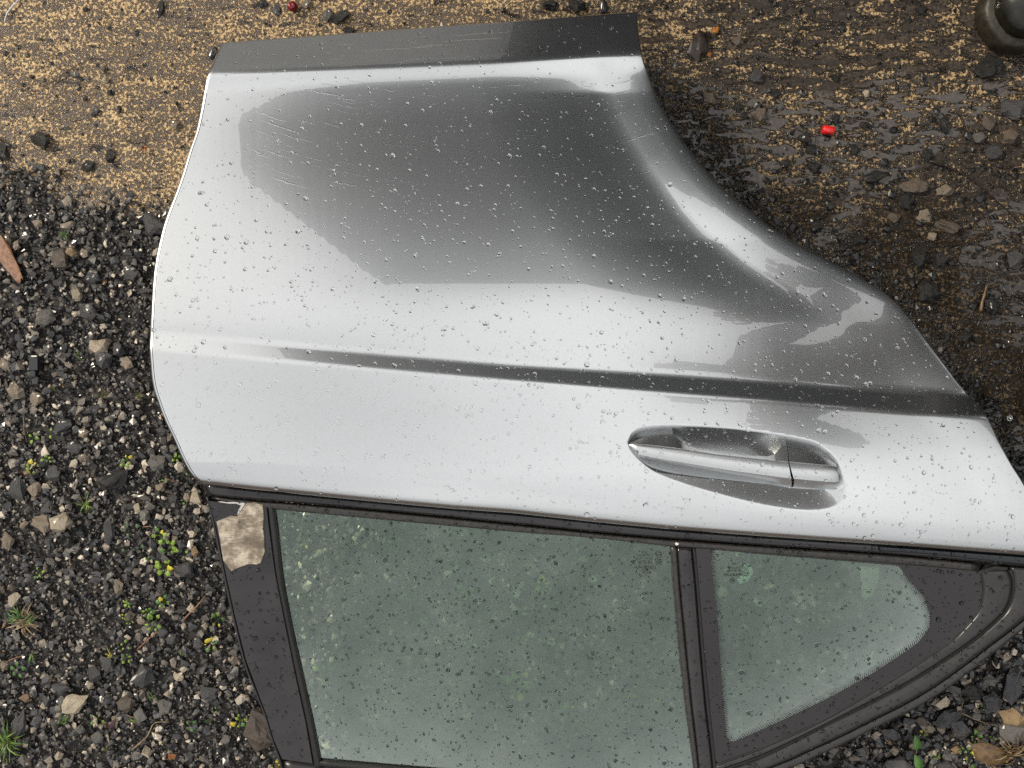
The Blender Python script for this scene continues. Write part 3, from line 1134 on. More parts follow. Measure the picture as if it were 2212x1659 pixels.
RS = list(rows())
NU = 540
U = np.linspace(0, 1, NU)
PX = np.zeros((len(RS), NU))
PY = np.zeros((len(RS), NU))
for j, r in enumerate(RS):
    a, b = 400.0, 1500.0
    for _ in range(12):
        a = float(xl(ycurve(r, a)))
        b = 0.5 * b + 0.5 * float(xr(ycurve(r, b)))
    for _ in range(20):
        b = 0.5 * b + 0.5 * float(xr(ycurve(r, b)))
    PX[j] = a + (b - a) * U
    PY[j] = ycurve(r, PX[j])
HH = skin(PX.ravel(), PY.ravel()).reshape(PX.shape)


def grid_to_mesh():
    X = (PX - 1106) * K1 * (HC - HH)
    Y = (829.5 - PY) * K1 * (HC - HH)
    nr, nc = PX.shape
    V = np.stack([X, Y, HH], -1).reshape(-1, 3)
    idx = np.arange(nr * nc).reshape(nr, nc)
    F = np.stack([idx[:-1, :-1], idx[1:, :-1], idx[1:, 1:], idx[:-1, 1:]], -1).reshape(-1, 4)
    ring = np.r_[idx[0, :], idx[1:, -1], idx[-1, -2::-1], idx[-2:0:-1, 0]]
    return V, F, ring


V, F, ring = grid_to_mesh()


def offset_ring(P, d):
    """Move a closed ring sideways in the plane by d (outwards positive)."""
    nx = np.roll(P, -3, 0)[:, :2] - np.roll(P, 3, 0)[:, :2]
    nrm = np.c_[nx[:, 1], -nx[:, 0]]
    nrm /= np.linalg.norm(nrm, axis=1)[:, None] + 1e-12
    cen = P[:, :2].mean(0)
    if np.mean(np.sum(nrm * (P[:, :2] - cen), 1)) < 0:
        nrm = -nrm
    Q = P.copy()
    Q[:, :2] += nrm * d
    return Q


RP = V[ring]
VV = [V]
FF = [F]
base = len(V)
prev = ring
for d, dz in ((0.0012, -0.0012), (0.0016, -0.003), (0.0008, -0.0048), (-0.006, -0.005), (-0.007, -0.014)):
    Q = offset_ring(RP, d)
    Q[:, 2] += dz
    cur = base + np.arange(len(ring))
    VV.append(Q)
    FF.append(np.stack([prev, np.roll(prev, -1), np.roll(cur, -1), cur], -1))
    prev = cur
    base += len(ring)
V2 = np.vstack(VV)
F2 = np.vstack(FF)
me = mesh("outer_panel", V2, F2, True)
panel = link("outer_panel", me, M['paint'], door)
SURF.append((V.tolist(), F.tolist()))
print("panel verts", len(V2))

hem = [(x_, y_) for x_, y_ in resample(LEFT[:-1], 80) if y_ > 190]
hs_ = lambda a, b: float(skin(np.array([a]), np.array([b]))[0])
strip("hem_seam", [(a + 4.2, b) for a, b in hem], [(a + 5.2, b) for a, b in hem], hs_, M['rubber'], door, crown=0.0, thick=0.0006, n=80, k=2, off=0.00025, smooth=False)

# inner shell under the skin
Q1 = offset_ring(RP, -0.009)
Q1[:, 2] -= 0.012
Q2 = offset_ring(RP, -0.016)
Q2[:, 2] = 0.028
sub = slice(None, None, 6)
Q1, Q2 = Q1[sub], Q2[sub]
n = len(Q1)
Q3 = offset_ring(RP, -0.030)[sub]
Q3[:, 2] = 0.030
VI = np.vstack([Q1, Q2, Q3])
FI = [(k * n + i, k * n + (i + 1) % n, (k + 1) * n + (i + 1) % n, (k + 1) * n + i) for k in range(2) for i in range(n)]
link("inner_panel", mesh("inner_panel", VI, FI), M['steel'], door)


# ------------------------------------------------------------------ the window frame
def hw(px, py):
    """Plane of the side glass: falls away from the belt line."""
    yb = y_belt(px)
    X = (px - 1106) * KP
    return 0.148 - 0.030 * X * X - (py - yb) * KP * math.tan(math.radians(10))


def hbelt(px, py):
    return hw(px, py)


# belt line trim, in two lengths
def curve_pts(f, x0, x1, dy, n=14):
    return [(x, float(f(x)) + dy) for x in np.linspace(x0, x1, n)]


BT = [(445, 1070), (553, 1080), (703, 1092), (928, 1113), (1106, 1131), (1356, 1156), (1659, 1179), (1934, 1198), (2212, 1224), (2300, 1232)]
b1 = strip("belt_trim", curve_pts(y_belt, 437, 2300, 3.0), BT, hbelt, M['trim'], door, crown=0.0022, thick=0.018, n=90, off=0.004, surf=True)
SEALB = [(460, 1079), (590, 1100), (803, 1121), (1106, 1149), (1281, 1163), (1446, 1181), (1541, 1187), (1659, 1198), (1834, 1211), (1990, 1223), (2115, 1235)]
strip("belt_seal", [(457, 1074), (553, 1084), (703, 1096), (928, 1117), (1106, 1135), (1356, 1160), (1659, 1183), (1934, 1202), (2115, 1219)],
      SEALB, hw, M['felt'], door, crown=0.0015, thick=0.012, n=90, off=0.0015, surf=True)
strip("trim_insert", [(1900, 1180), (2000, 1187), (2212, 1203), (2300, 1210)], [(1900, 1191), (2000, 1197), (2212, 1220), (2300, 1228)], hbelt, M['navy'], door,
      crown=0.001, thick=0.006, n=20, off=0.0062, surf=True)
# panes
GLASS = [(588, 1096), (700, 1108), (803, 1117), (1106, 1145), (1281, 1159), (1447, 1178), (1456, 1277), (1468, 1407), (1481, 1527), (1495, 1631),
         (1500, 1690), (1300, 1685), (1000, 1672), (850, 1660), (692, 1646), (673, 1569), (648, 1457), (623, 1344), (607, 1245)]
g1 = plate("door_glass", GLASS, hw, M['glass'], door, thick=0.0005, off=-0.004, bevel=0.5, surf=True)
QG = [(1540, 1187), (1659, 1198), (1834, 1212), (1941, 1222), (1954, 1240), (1974, 1264), (1996, 1289), (2009, 1326), (2009, 1356), (1984, 1389), (1941, 1419),
      (1884, 1456), (1809, 1499), (1734, 1536), (1659, 1571), (1606, 1594), (1580, 1605), (1569, 1592), (1561, 1506), (1551, 1369), (1541, 1269), (1536, 1210)]
QO = [(1503, 1183), (1659, 1196), (1834, 1210), (1990, 1222), (2112, 1233), (2121, 1255), (2122, 1281), (2114, 1319), (2089, 1351), (2049, 1389), (1934, 1464), (1784, 1551),
      (1659, 1609), (1546, 1650), (1536, 1560), (1525, 1450), (1514, 1320), (1504, 1220)]
# clear middle pane and the black ceramic border printed round it
g2 = plate("quarter_glass", QG, hw, M['glass'], door, thick=0.0005, off=-0.002, bevel=0.5, surf=True)


def ring_plate(name, outer, inner, hf, m, parent, off, thick=0.001, surf=True, n=120):
    a = resample(outer + [outer[0]], n + 1, False)[:-1]
    b0 = resample(inner + [inner[0]], 600, False)[:-1]
    # match inner points to outer points by direction from the centre of the pane
    c = np.array([1720.0, 1350.0])
    ang = np.arctan2(b0[:, 1] - c[1], b0[:, 0] - c[0])
    order = np.argsort(ang)
    b = []
    for p in a:
        th = math.atan2(p[1] - c[1], p[0] - c[0])
        b.append([np.interp(th, ang[order], b0[order, 0], period=2 * math.pi), np.interp(th, ang[order], b0[order, 1], period=2 * math.pi)])
    b = np.array(b)
    V = []
    for r, dz in ((a, -thick), (a, 0), (b, 0), (b, -thick)):
        for p in r:
            h = hf(p[0], p[1]) + off
            x, y, _ = W(p[0], p[1], h)
            V.append((x, y, h + dz))
    F = [(k * n + i, k * n + (i + 1) % n, (k + 1) * n + (i + 1) % n, (k + 1) * n + i) for k in range(3) for i in range(n)]
    if surf:
        SURF.append((V, F))
    return link(name, mesh(name, V, F), m, parent)


frit = ring_plate("ceramic_border", QO, QG, hw, M['frit'], door, -0.0016, 0.0006)
# dotted fade of the print: rows of dots inside the border
bm = bmesh.new()
ring_in = resample(QG[4:] + [QG[0]], 420, False)
cen = np.array([1720.0, 1350.0])
for k, (dd, rr) in enumerate(((1.2, 1.35), (3.8, 1.2), (6.4, 1.0), (9.0, 0.85), (11.6, 0.65), (14.2, 0.45))):
    for i, p in enumerate(ring_in):
        if i % 1 == 0 and (i + k) % 2 == 0:
            v = cen - p
            v = v / np.hypot(*v)
            q = p + v * dd
            h = hw(q[0], q[1]) - 0.0013
            x, y, _ = W(q[0], q[1], h)
            r_ = rr * KP
            vs = [bm.verts.new((x + r_ * math.cos(t), y + r_ * math.sin(t), h)) for t in np.linspace(0, 2 * math.pi, 7)[:-1]]
            bm.faces.new(vs)
me = bpy.data.meshes.new("print_dots")
bm.to_mesh(me)
bm.free()
dots = link("print_dots", me, M['frit'], door)
dots['kind'] = 'stuff'

# front pillar cover with its seal and the thin outer lip
PIL = [(446, 1074), (460, 1079), (590, 1093), (600, 1180), (594 + 3, 1230), (613, 1330), (637, 1450), (661, 1560), (677, 1652), (607, 1643), (588, 1602), (572, 1549), (553, 1500),
       (527, 1432), (502, 1332), (482, 1240), (462, 1142)]
PIL = [(450, 1082), (470, 1084), (576, 1093), (583, 1150), (596, 1244), (613, 1330), (637, 1450), (661, 1560), (676, 1650), (609, 1641), (591, 1600), (576, 1549), (556, 1495),
       (531, 1428), (507, 1332), (487, 1240), (467, 1142)]
plate("pillar_cover", PIL, hw, M['trim'], door, thick=0.02, off=0.001, bevel=1.5, surf=True)
strip("pillar_lip", [(444, 1073), (460, 1142), (480, 1240), (500, 1332), (525, 1432), (551, 1499), (570, 1549), (586, 1602), (602, 1650), (612, 1700)],
      [(449, 1073), (466, 1142), (486, 1240), (506, 1332), (530, 1430), (555, 1497), (575, 1549), (590, 1600), (607, 1646), (617, 1700)], hw, M['satin'], door, crown=0.0015, thick=0.035, n=60, k=4, off=0.0004)
strip("glass_seal", [(577, 1088), (584, 1150), (596, 1244), (613, 1330), (637, 1450), (661, 1560), (679, 1660)], [(590, 1093), (598, 1150), (608, 1244), (626, 1344), (651, 1457), (676, 1569), (694, 1660)],
      hw, M['rubber'], door, crown=0.002, thick=0.012, n=60, k=5, off=0.0015)
strip("lower_frame", [(607, 1646), (690, 1657), (850, 1672), (1106, 1690), (1300, 1700), (1510, 1702)], [(630, 1760), (700, 1770), (850, 1785), (1106, 1800), (1300, 1810), (1510, 1810)],
      hw, M['satin'], door, crown=0.003, thick=0.03, n=40, off=-0.0005)
strip("glass_seal", [(690, 1645), (850, 1659), (1000, 1671), (1106, 1679), (1300, 1688), (1500, 1690)], [(690, 1656), (850, 1671), (1000, 1683), (1106, 1689), (1300, 1699), (1500, 1701)], hw, M['rubber'], door,
      crown=0.0015, thick=0.012, n=40, k=4, off=0.0012)
# divider bar between the panes
strip("glass_seal", [(1449, 1180), (1456, 1277), (1468, 1407), (1481, 1527), (1495, 1631), (1503, 1700)], [(1463, 1180), (1470, 1277), (1483, 1407), (1495, 1527), (1507, 1631), (1513, 1700)], hw, M['felt'], door,
      crown=0.002, thick=0.012, n=40, k=5, off=0.0010)
strip("divider_bar", [(1464, 1183), (1471, 1277), (1484, 1407), (1496, 1527), (1508, 1631), (1515, 1705)], [(1494, 1183), (1503, 1277), (1513, 1407), (1524, 1527), (1536, 1631), (1543, 1705)], hw, M['trim'], door,
      crown=0.0010, thick=0.014, n=40, k=8, off=0.0018, surf=True)
strip("divider_channel", [(1494.5, 1184), (1503.5, 1277), (1513.5, 1407), (1524.5, 1527), (1536.5, 1631), (1543.5, 1705)], [(1504, 1184), (1512, 1277), (1523, 1407), (1535, 1527), (1546, 1631), (1553, 1705)], hw, M['rubber'], door,
      crown=0.001, thick=0.010, n=40, k=4, off=-0.0008)
# quarter window surround: thin black gap, inner trim, thick black gap, outer roof frame
L1 = [(2112, 1234), (2122, 1256), (2123, 1281), (2114, 1319), (2089, 1351), (2049, 1389), (1934, 1464), (1784, 1551), (1659, 1609), (1546, 1652)]
L1b = [(2115, 1232), (2126, 1256), (2127, 1282), (2118, 1321), (2092, 1354), (2052, 1392), (1937, 1468), (1787, 1555), (1661, 1613), (1546, 1657)]
L2 = [(2176, 1231), (2186, 1250), (2186, 1281), (2174, 1314), (2146, 1344), (2084, 1394), (1959, 1474), (1809, 1551), (1659, 1625), (1546, 1666)]
L2b = [(2190, 1228), (2196, 1250), (2196, 1283), (2183, 1319), (2152, 1351), (2090, 1401), (1964, 1481), (1812, 1559), (1661, 1634), (1546, 1676)]
L3 = [(2300, 1240), (2290, 1290), (2250, 1330), (2212, 1361), (2159, 1404), (2109, 1444), (2046, 1491), (1984, 1529), (1909, 1566), (1834, 1604), (1759, 1639), (1714, 1659), (1600, 1705)]
L3b = [(2290, 1228), (2278, 1280), (2240, 1318), (2200, 1352), (2146, 1393), (2096, 1432), (2034, 1477), (1972, 1515), (1899, 1552), (1826, 1589), (1750, 1624), (1704, 1645), (1590, 1690)]
strip("quarter_seal", L1, L1b, hw, M['rubber'], door, crown=0.0004, thick=0.008, n=80, k=4, off=-0.0012)
strip("quarter_trim", L1b, L2, hw, M['satin'], door, crown=0.0008, thick=0.010, n=80, k=8, off=0.0002, surf=True)
strip("frame_seal", L2, L2b, hw, M['rubber'], door, crown=0.0005, thick=0.010, n=80, k=4, off=-0.0030)
strip("roof_frame", L2b, L3b, hw, M['satin'], door, crown=0.0035, thick=0.02, n=90, k=12, off=0.0020, surf=True)
strip("frame_lip", L3b, L3, hw, M['satin'], door, crown=0.0022, thick=0.026, n=90, k=6, off=-0.0015, surf=True)

# small rubber end piece between the belt and the quarter trim
plate("corner_filler", [(2117, 1232), (2150, 1223), (2178, 1226), (2174, 1232), (2150, 1231), (2121, 1238)], hw, M['rubber'], door, thick=0.006, off=0.001, bevel=0.4)

# ------------------------------------------------------------------ the handle
HS = [  # stations along the grip: C (inner upper edge), A (upper ridge), B (lower edge), D (underside edge)
    ((1358, 959), (1359, 960), (1361, 964), (1361, 966)),
    ((1366, 954), (1366, 958), (1368, 976), (1368, 979)),
    ((1381, 948), (1381, 960), (1378, 985.5), (1379, 988)),
    ((1405, 943.5), (1404, 962.5), (1402, 990.5), (1403, 993)),
    ((1430, 941.5), (1430, 965.5), (1428, 995.5), (1428, 998)),
    ((1455, 941), (1455, 968.5), (1453, 1000), (1453, 1002.5)),
    ((1468, 950), (1468, 970), (1466, 1002), (1466, 1005)),
    ((1483, 961), (1484, 972), (1481, 1005), (1481, 1008)),
    ((1506, 970), (1507, 975.5), (1504, 1009), (1504, 1012)),
    ((1543, 976.5), (1544, 981), (1540, 1015), (1540, 1018)),
    ((1590, 981), (1590, 986), (1586, 1022.5), (1586, 1026)),
    ((1625, 984), (1625, 990), (1621, 1027.5), (1621, 1031)),
    ((1657, 986), (1657, 993.5), (1653, 1032), (1653, 1036)),
    ((1673, 981), (1672, 995.5), (1668, 1034), (1668, 1039)),
    ((1680, 973), (1680, 996.5), (1678, 1035.5), (1678, 1042)),
    ((1688, 965.5), (1690, 998), (1694, 1037.5), (1694, 1047)),
    ((1700, 966), (1703, 999.5), (1710, 1039), (1710, 1050)),
]
HC2 = [
    ((1701.5, 966), (1705, 999.8), (1716, 1039.5), (1714, 1051)),
    ((1736, 973), (1740, 1002.5), (1745, 1042.5), (1745, 1053.5)),
    ((1772, 983), (1775, 1005), (1779, 1045.5), (1779, 1053.5)),
    ((1793, 994), (1798, 1006.5), (1803, 1047.5), (1803, 1051)),
    ((1805, 1002), (1809, 1009), (1814, 1046), (1814, 1049)),
    ((1810, 1009), (1813, 1016), (1818, 1040), (1818, 1042)),
]


def handle_part(name, ST, parent, hgt=0.0065):
    V, F = [], []
    ns = len(ST)
    q = 0
    secs = []
    for i, (c, a, b, d) in enumerate(ST):
        mid = ((a[0] + b[0]) / 2, (a[1] + b[1]) / 2)
        end = min(1.0, (i + 0.3) / 2.5) if name == "handle_grip" else min(1.0, (ns - i - 0.6) / 2.0)
        hs = float(skin(np.array([mid[0]]), np.array([mid[1]]), False)[0])
        top = hs + hgt * end
        pts = [((c[0], c[1]), hs - 0.026), ((c[0], c[1]), hs - 0.0030 * end), ((c[0] * .08 + a[0] * .92, c[1] * .08 + a[1] * .92), top - 0.0022), (a, top - 0.0004)]
        for t in (0.12, 0.3, 0.5, 0.7, 0.86):
            z = top + 0.0012 * (1 - (2 * t - 1) ** 2) - 0.0035 * max(0, t - 0.45)
            pts.append(((a[0] + (b[0] - a[0]) * t, a[1] + (b[1] - a[1]) * t), z))
        pts += [(b, top - 0.0042), (d, top - 0.0085), (d, hs - 0.020)]
        secs.append(pts)
    k = len(secs[0])
    for pts in secs:
        for (p, h) in pts:
            V.append(W(p[0], p[1], h))
    for i in range(ns - 1):
        for j in range(k - 1):
            s = i * k + j
            F.append((s, s + k, s + k + 1, s + 1))
    F.append(tuple(range(k)))
    F.append(tuple((ns - 1) * k + j for j in reversed(range(k))))
    me = mesh(name, V, F, True)
    bm = bmesh.new()
    bm.from_mesh(me)
    bmesh.ops.recalc_face_normals(bm, faces=bm.faces)
    bmesh.ops.triangulate(bm, faces=[f for f in bm.faces if len(f.verts) > 4])
    for e in bm.edges:
        if len(e.link_faces) == 2 and e.calc_face_angle(0) > math.radians(24):
            e.smooth = False
    bm.to_mesh(me)
    bm.free()
    SURF.append(([tuple(v.co) for v in me.vertices], [tuple(p.vertices) for p in me.polygons]))
    return link(name, me, M['paint2'], parent)


hl = W(1590, 1000, 0.17)
handle = link("door_handle", None, None, door)
handle.location = Vector(hl) - root_loc(door)
handle_part("handle_grip", HS, handle)
handle_part("lock_cover", HC2, handle)

# ------------------------------------------------------------------ masking tape
def make_tape():
    m, nt, b, out = mat("masking_tape")
    P = objcoord(nt)
    n1 = noise_tex(nt, P, 45, 6, 0.65)
    mp = N(nt, "ShaderNodeMapping")
    mp.inputs['Scale'].default_value = (1, 6, 1)
    L(nt, P, mp.inputs['Vector'])
    n2 = noise_tex(nt, mp.outputs[0], 160, 4, 0.6)
    f = math_n(nt, 'ADD', math_n(nt, 'MULTIPLY', n1.outputs['Fac'], 0.7), math_n(nt, 'MULTIPLY', n2.outputs['Fac'], 0.3))
    r = ramp(nt, f, [(0.40, (0.11, 0.088, 0.062)), (0.50, (0.24, 0.20, 0.15)), (0.58, (0.47, 0.42, 0.34))])
    L(nt, r.outputs[0], b.inputs['Base Color'])
    b.inputs['Roughness'].default_value = 0.6
    bump(nt, b, f, 0.0008)
    return m


M['tape'] = make_tape()
TAPE = [(532, 1087), (520, 1104), (512, 1116), (498, 1114), (486, 1119), (467, 1127), (470, 1140), (475, 1167), (478, 1190), (482, 1212), (491, 1224), (500, 1235), (507, 1230), (520, 1225),
        (536, 1219), (553, 1220), (563, 1217), (566, 1208), (572, 1192), (571, 1165), (568, 1142), (570, 1112), (567, 1091), (550, 1085)]
tp = plate("masking_tape", TAPE, hw, M['tape'], door, thick=0.0014, off=0.0026, bevel=0.9)
tp['label'] = "torn grimy piece of beige masking tape"
RES = [(470, 1084), (478, 1083), (490, 1085), (505, 1084), (520, 1086), (531, 1086), (523, 1098), (516, 1109), (512, 1114), (515, 1102), (521, 1092), (510, 1088), (495, 1088), (480, 1086)]
plate("tape_residue", RES, hw, simple("tape_glue", (0.45, 0.44, 0.42), 0.5), door, thick=0.0003, off=0.0015, bevel=0.1)

# ------------------------------------------------------------------ etched maker's marks on both panes
M['etch'] = simple("etched_print", (0.02, 0.02, 0.02), 0.4)
M['etch2'] = simple("etched_print_pale", (0.30, 0.32, 0.31), 0.5)


def text(body, px, py, size, parent, mm):
    cu = bpy.data.curves.new("marking", 'FONT')
    cu.body = body
    cu.size = 1.0
    cu.align_x = 'CENTER'
    cu.align_y = 'CENTER'
    tmp = bpy.data.objects.new("tmp", cu)
    C.objects.link(tmp)
    dg = bpy.context.evaluated_depsgraph_get()
    me = bpy.data.meshes.new_from_object(tmp.evaluated_get(dg))
    bpy.data.objects.remove(tmp)
    h = hw(px, py) - 0.0012
    s = size * KP
    cx, cy, _ = W(px, py, h)
    for v in me.vertices:
        x, y = -v.co.x * s, -v.co.y * s
        v.co = (cx + x, cy + y, h + y * math.tan(math.radians(10)))
    me.materials.clear()
    return link("etched_text", me, mm, parent)


def ringmark(px, py, r, parent, mm, spokes=False):
    bm = bmesh.new()
    h = hw(px, py) - 0.0012
    cx, cy, _ = W(px, py, h)
    s = KP
    n = 28
    for i in range(n):
        a0, a1 = 2 * math.pi * i / n, 2 * math.pi * (i + 1) / n
        vs = [bm.verts.new((cx + q * s * math.cos(a), cy + q * s * math.sin(a), h + q * s * math.sin(a) * 0.176)) for a, q in ((a0, r), (a1, r), (a1, r * .86), (a0, r * .86))]
        bm.faces.new(vs)
    if spokes:
        for k in range(3):
            a = math.radians(-90 + 120 * k)
            d = np.array([math.cos(a), math.sin(a)])
            e = np.array([-d[1], d[0]])
            vs = []
            for p in (e * r * .12, d * r * .9, -e * r * .12, -d * .01):
                vs.append(bm.verts.new((cx + p[0] * s, cy + p[1] * s, h + p[1] * s * 0.176)))
            bm.faces.new(vs)
    me = bpy.data.meshes.new("ring_mark")
    bm.to_mesh(me)
    bm.free()
    return link("etched_mark", me, mm, parent)


for ox, oy, dy, par, star in ((1387, 1217, 0, g1, (1398, 1244)), (1580, 1237, 0, g2, (1582, 1258))):
    q = 0 if par is g1 else 1
    ct = 1336.6 + 0
    X0 = 1336.5
    if q == 0:
        text("PILKINGTON", 1396, 1228, 7.5, par, M['etch'])
        text("43R-001582", 1394, 1217, 7.0, par, M['etch'])
        text("AS2 M3213 DOT582", 1391, 1210, 4.6, par, M['etch'])
        text("3.5mm CRS WOJ", 1393, 1203, 4.6, par, M['etch'])
        text("1000210", 1394, 1196, 4.2, par, M['etch'])
        text("E1", 1423.5, 1215, 9, par, M['etch'])
        text("CCC", 1424, 1199.5, 7, par, M['etch'])
        ringmark(1423.5, 1215, 7.2, par, M['etch'])
        ringmark(1424, 1199.5, 6.4, par, M['etch'])
        ringmark(1395, 1236.5, 5.6, par, M['etch'], True)
    else:
        text("PILKINGTON", 1586, 1242, 7.5, par, M['etch'])
        text("43R-001582", 1588, 1233, 7.0, par, M['etch'])
        text("M3248 DOT582", 1588, 1227, 4.6, par, M['etch'])
        text("1000210", 1589, 1219, 4.2, par, M['etch'])
        text("E1", 1612, 1238, 9, par, M['etch'])
        text("CCC", 1610, 1224, 7, par, M['etch'])
        ringmark(1612, 1238, 7.2, par, M['etch'])
        ringmark(1610, 1224, 6.4, par, M['etch'])
        ringmark(1582.5, 1255, 5.8, par, M['etch'], True)

# ------------------------------------------------------------------ rain drops
bv_v, bv_f = [], []
for V_, F_ in SURF:
    o_ = len(bv_v)
    bv_v.extend(V_)
    bv_f.extend([tuple(i + o_ for i in f) for f in F_])
BVH = BVHTree.FromPolygons(bv_v, bv_f)


def hit(px, py):
    d = Vector(W(px, py, 0.0)) - Vector((0, 0, HC))
    loc, nrm, _, _ = BVH.ray_cast(Vector((0, 0, HC)), d.normalized())
    if loc is None:
        return None, None
    if nrm.z < 0:
        nrm = -nrm
    return loc, nrm


def dome(seg, rings, hr=0.42, ragged=0.0, rr=None):
    V = [(0, 0, hr)]
    ph = [1 + ragged * (rr.random() - .5) for _ in range(seg)] if ragged else [1] * seg
    for k in range(1, rings + 1):
        a = k / rings
        rad_ = math.sin(a * math.pi / 2)
        z = hr * (1 - a ** 2.4)
        for i in range(seg):
            t = 2 * math.pi * i / seg
            V.append((rad_ * ph[i] * math.cos(t), rad_ * ph[i] * math.sin(t), z))
    F = []
    for i in range(seg):
        F.append((0, 1 + i, 1 + (i + 1) % seg))
    for k in range(rings - 1):
        for i in range(seg):
            a, b = 1 + k * seg + i, 1 + k * seg + (i + 1) % seg
            F.append((a, a + seg, b + seg, b))
    return np.array(V), F


DSM = dome(9, 3, 0.62)
DBG = dome(18, 6)


def frame(nrm, rz):
    q = nrm.to_track_quat('Z', 'Y').to_matrix()
    return np.array(q @ Matrix.Rotation(rz, 3, 'Z'))


def in_paint(px, py):
    return y_sill(px) + 4 < py < y_belt(px) - 4 and xl(py) + 5 < px < xr(py) - 5


drops = []
tries = 0
while len(drops) < 8200 and tries < 80000:
    tries += 1
    x, y = R.uniform(325, 2212), R.uniform(30, 1659)
    paint = in_paint(x, y)
    if not paint and y < y_belt(x):
        continue
    if paint and R.random() > (0.52 if y > 400 else 0.32):
        continue
    loc, nrm = hit(x, y)
    if loc is None:
        continue
    u = R.random()
    r_ = 0.9 + 0.9 * R.random() if u < 0.56 else (1.8 + 1.2 * R.random() if u < 0.88 else (2.8 + 1.8 * R.random() if u < 0.992 else 4.4 + 1.6 * R.random()))
    drops.append((r_, x, y, loc, nrm))
drops.sort(key=lambda d: -d[0])
print("drops", len(drops))
me_big = [None] * 12
for i in range(12):
    v, f = dome(20, 6, 0.62, 0.14 if i % 6 > 3 else 0.04, R)
    m_ = mesh("water_drop", v, f, True)
    m_.materials.append(M['water'] if i < 6 else M['water2'])
    me_big[i] = m_
BIG = 240
for i, (r_, x, y, loc, nrm) in enumerate(drops[:BIG]):
    o = link("water_drop", me_big[R.randrange(6) + (0 if in_paint(x, y) else 6)])
    e = R.choice([1.0, 1.0, 1.05, 1.15, 1.35])
    Mx = Matrix(frame(nrm, R.uniform(-0.6, 0.6) + math.pi / 2).tolist())
    o.location = loc + nrm * 0.00005
    o.rotation_euler = Mx.to_euler()
    s = r_ * KP
    o.scale = (s * math.sqrt(e) * 1.05, s / math.sqrt(e) * 1.05, s * 1.0)
    if in_paint(x, y):
        third = "left" if x < 800 else ("middle" if x < 1450 else "right")
        if y > y_cb(x):
            lab = "large rain drop on the %s of the paint between crease and window" % third
        elif y > 615:
            lab = "large rain drop on the %s of the paint just above the crease" % third
        elif y < y_ridge(x):
            lab = "large rain drop on the %s of the folded sill edge" % third
        else:
            lab = "large rain drop on the %s of the hollow lower panel" % third
    else:
        where = "front pillar cover" if x < 600 + (y - 1080) * .17 else ("main window pane" if x < 1455 + (y - 1180) * .1 else ("divider between the panes" if x < 1505 + (y - 1180) * .1 else "rear quarter window"))
        if "pane" in where and "main" in where:
            where = ("upper " if y < 1400 else "lower ") + ("left" if x < 900 else ("middle" if x < 1180 else "right")) + " of the main window pane"
        elif "quarter" in where:
            where = ("left end" if x < 1680 else ("middle" if x < 1950 else "right end")) + " of the rear quarter window"
        if y < y_belt(x) + 45:
            where = "black belt line trim"
        lab = "large rain drop on the %s" % where
    tag(o, lab, "water drop", "large rain drops on the door")

dv, df = DSM
for nm_, mm_, sel, lab in (("rain_drops", M['water'], True, "thousands of fine clear rain drops beading over the silver paint"),
                           ("window_drops", M['water2'], False, "thousands of fine rain drops beading over the window glass and black trim")):
    VV, FF, base = [], [], 0
    for (r_, x, y, loc, nrm) in drops[BIG:]:
        if in_paint(x, y) != sel:
            continue
        e = R.choice([1.0, 1.0, 1.0, 1.05, 1.1, 1.35])
        A = frame(nrm, R.uniform(0, 6.28))
        s = r_ * KP
        w = (dv * np.array([s * e, s / e, s * 1.0])) @ A.T + np.array(loc[:]) + np.array(nrm[:]) * 0.00004
        VV.append(w)
        for f in df:
            FF.append(tuple(base + i for i in f))
        base += len(dv)
    me = mesh(nm_, np.vstack(VV), FF, True)
    o = link(nm_, me, mm_)
    tag(o, lab, "water drops", kind='stuff')


# wiped water trails on the lower panel and sill band
def trail(pts, w, seed):
    """A thin raised rill of water following image points on the skin."""
    rr = random.Random(seed)
    P = resample(pts, max(4, int(len(pts) * 4)), True)
    V, F = [], []
    n_ = len(P)
    k = 5
    for i, p in enumerate(P):
        d = P[min(n_ - 1, i + 1)] - P[max(0, i - 1)]
        d = d / (np.hypot(*d) + 1e-9)
        nn = np.array([-d[1], d[0]])
        t = i / (n_ - 1)
        ww = w * (0.25 + 0.75 * math.sin(math.pi * min(1, max(0, t)))) * rr.uniform(.55, 1.35)
        for j in range(k):
            q = 2 * j / (k - 1) - 1
            c = p + nn * q * ww
            h = float(skin(np.array([c[0]]), np.array([c[1]]))[0]) + 0.00003
            x, y, _ = W(c[0], c[1], h)
            V.append((x, y, h + ww * KP * 0.17 * (1 - q * q)))
    for i in range(n_ - 1):
        for j in range(k - 1):
            s = i * k + j
            F.append((s, s + k, s + k + 1, s + 1))
    return V, F


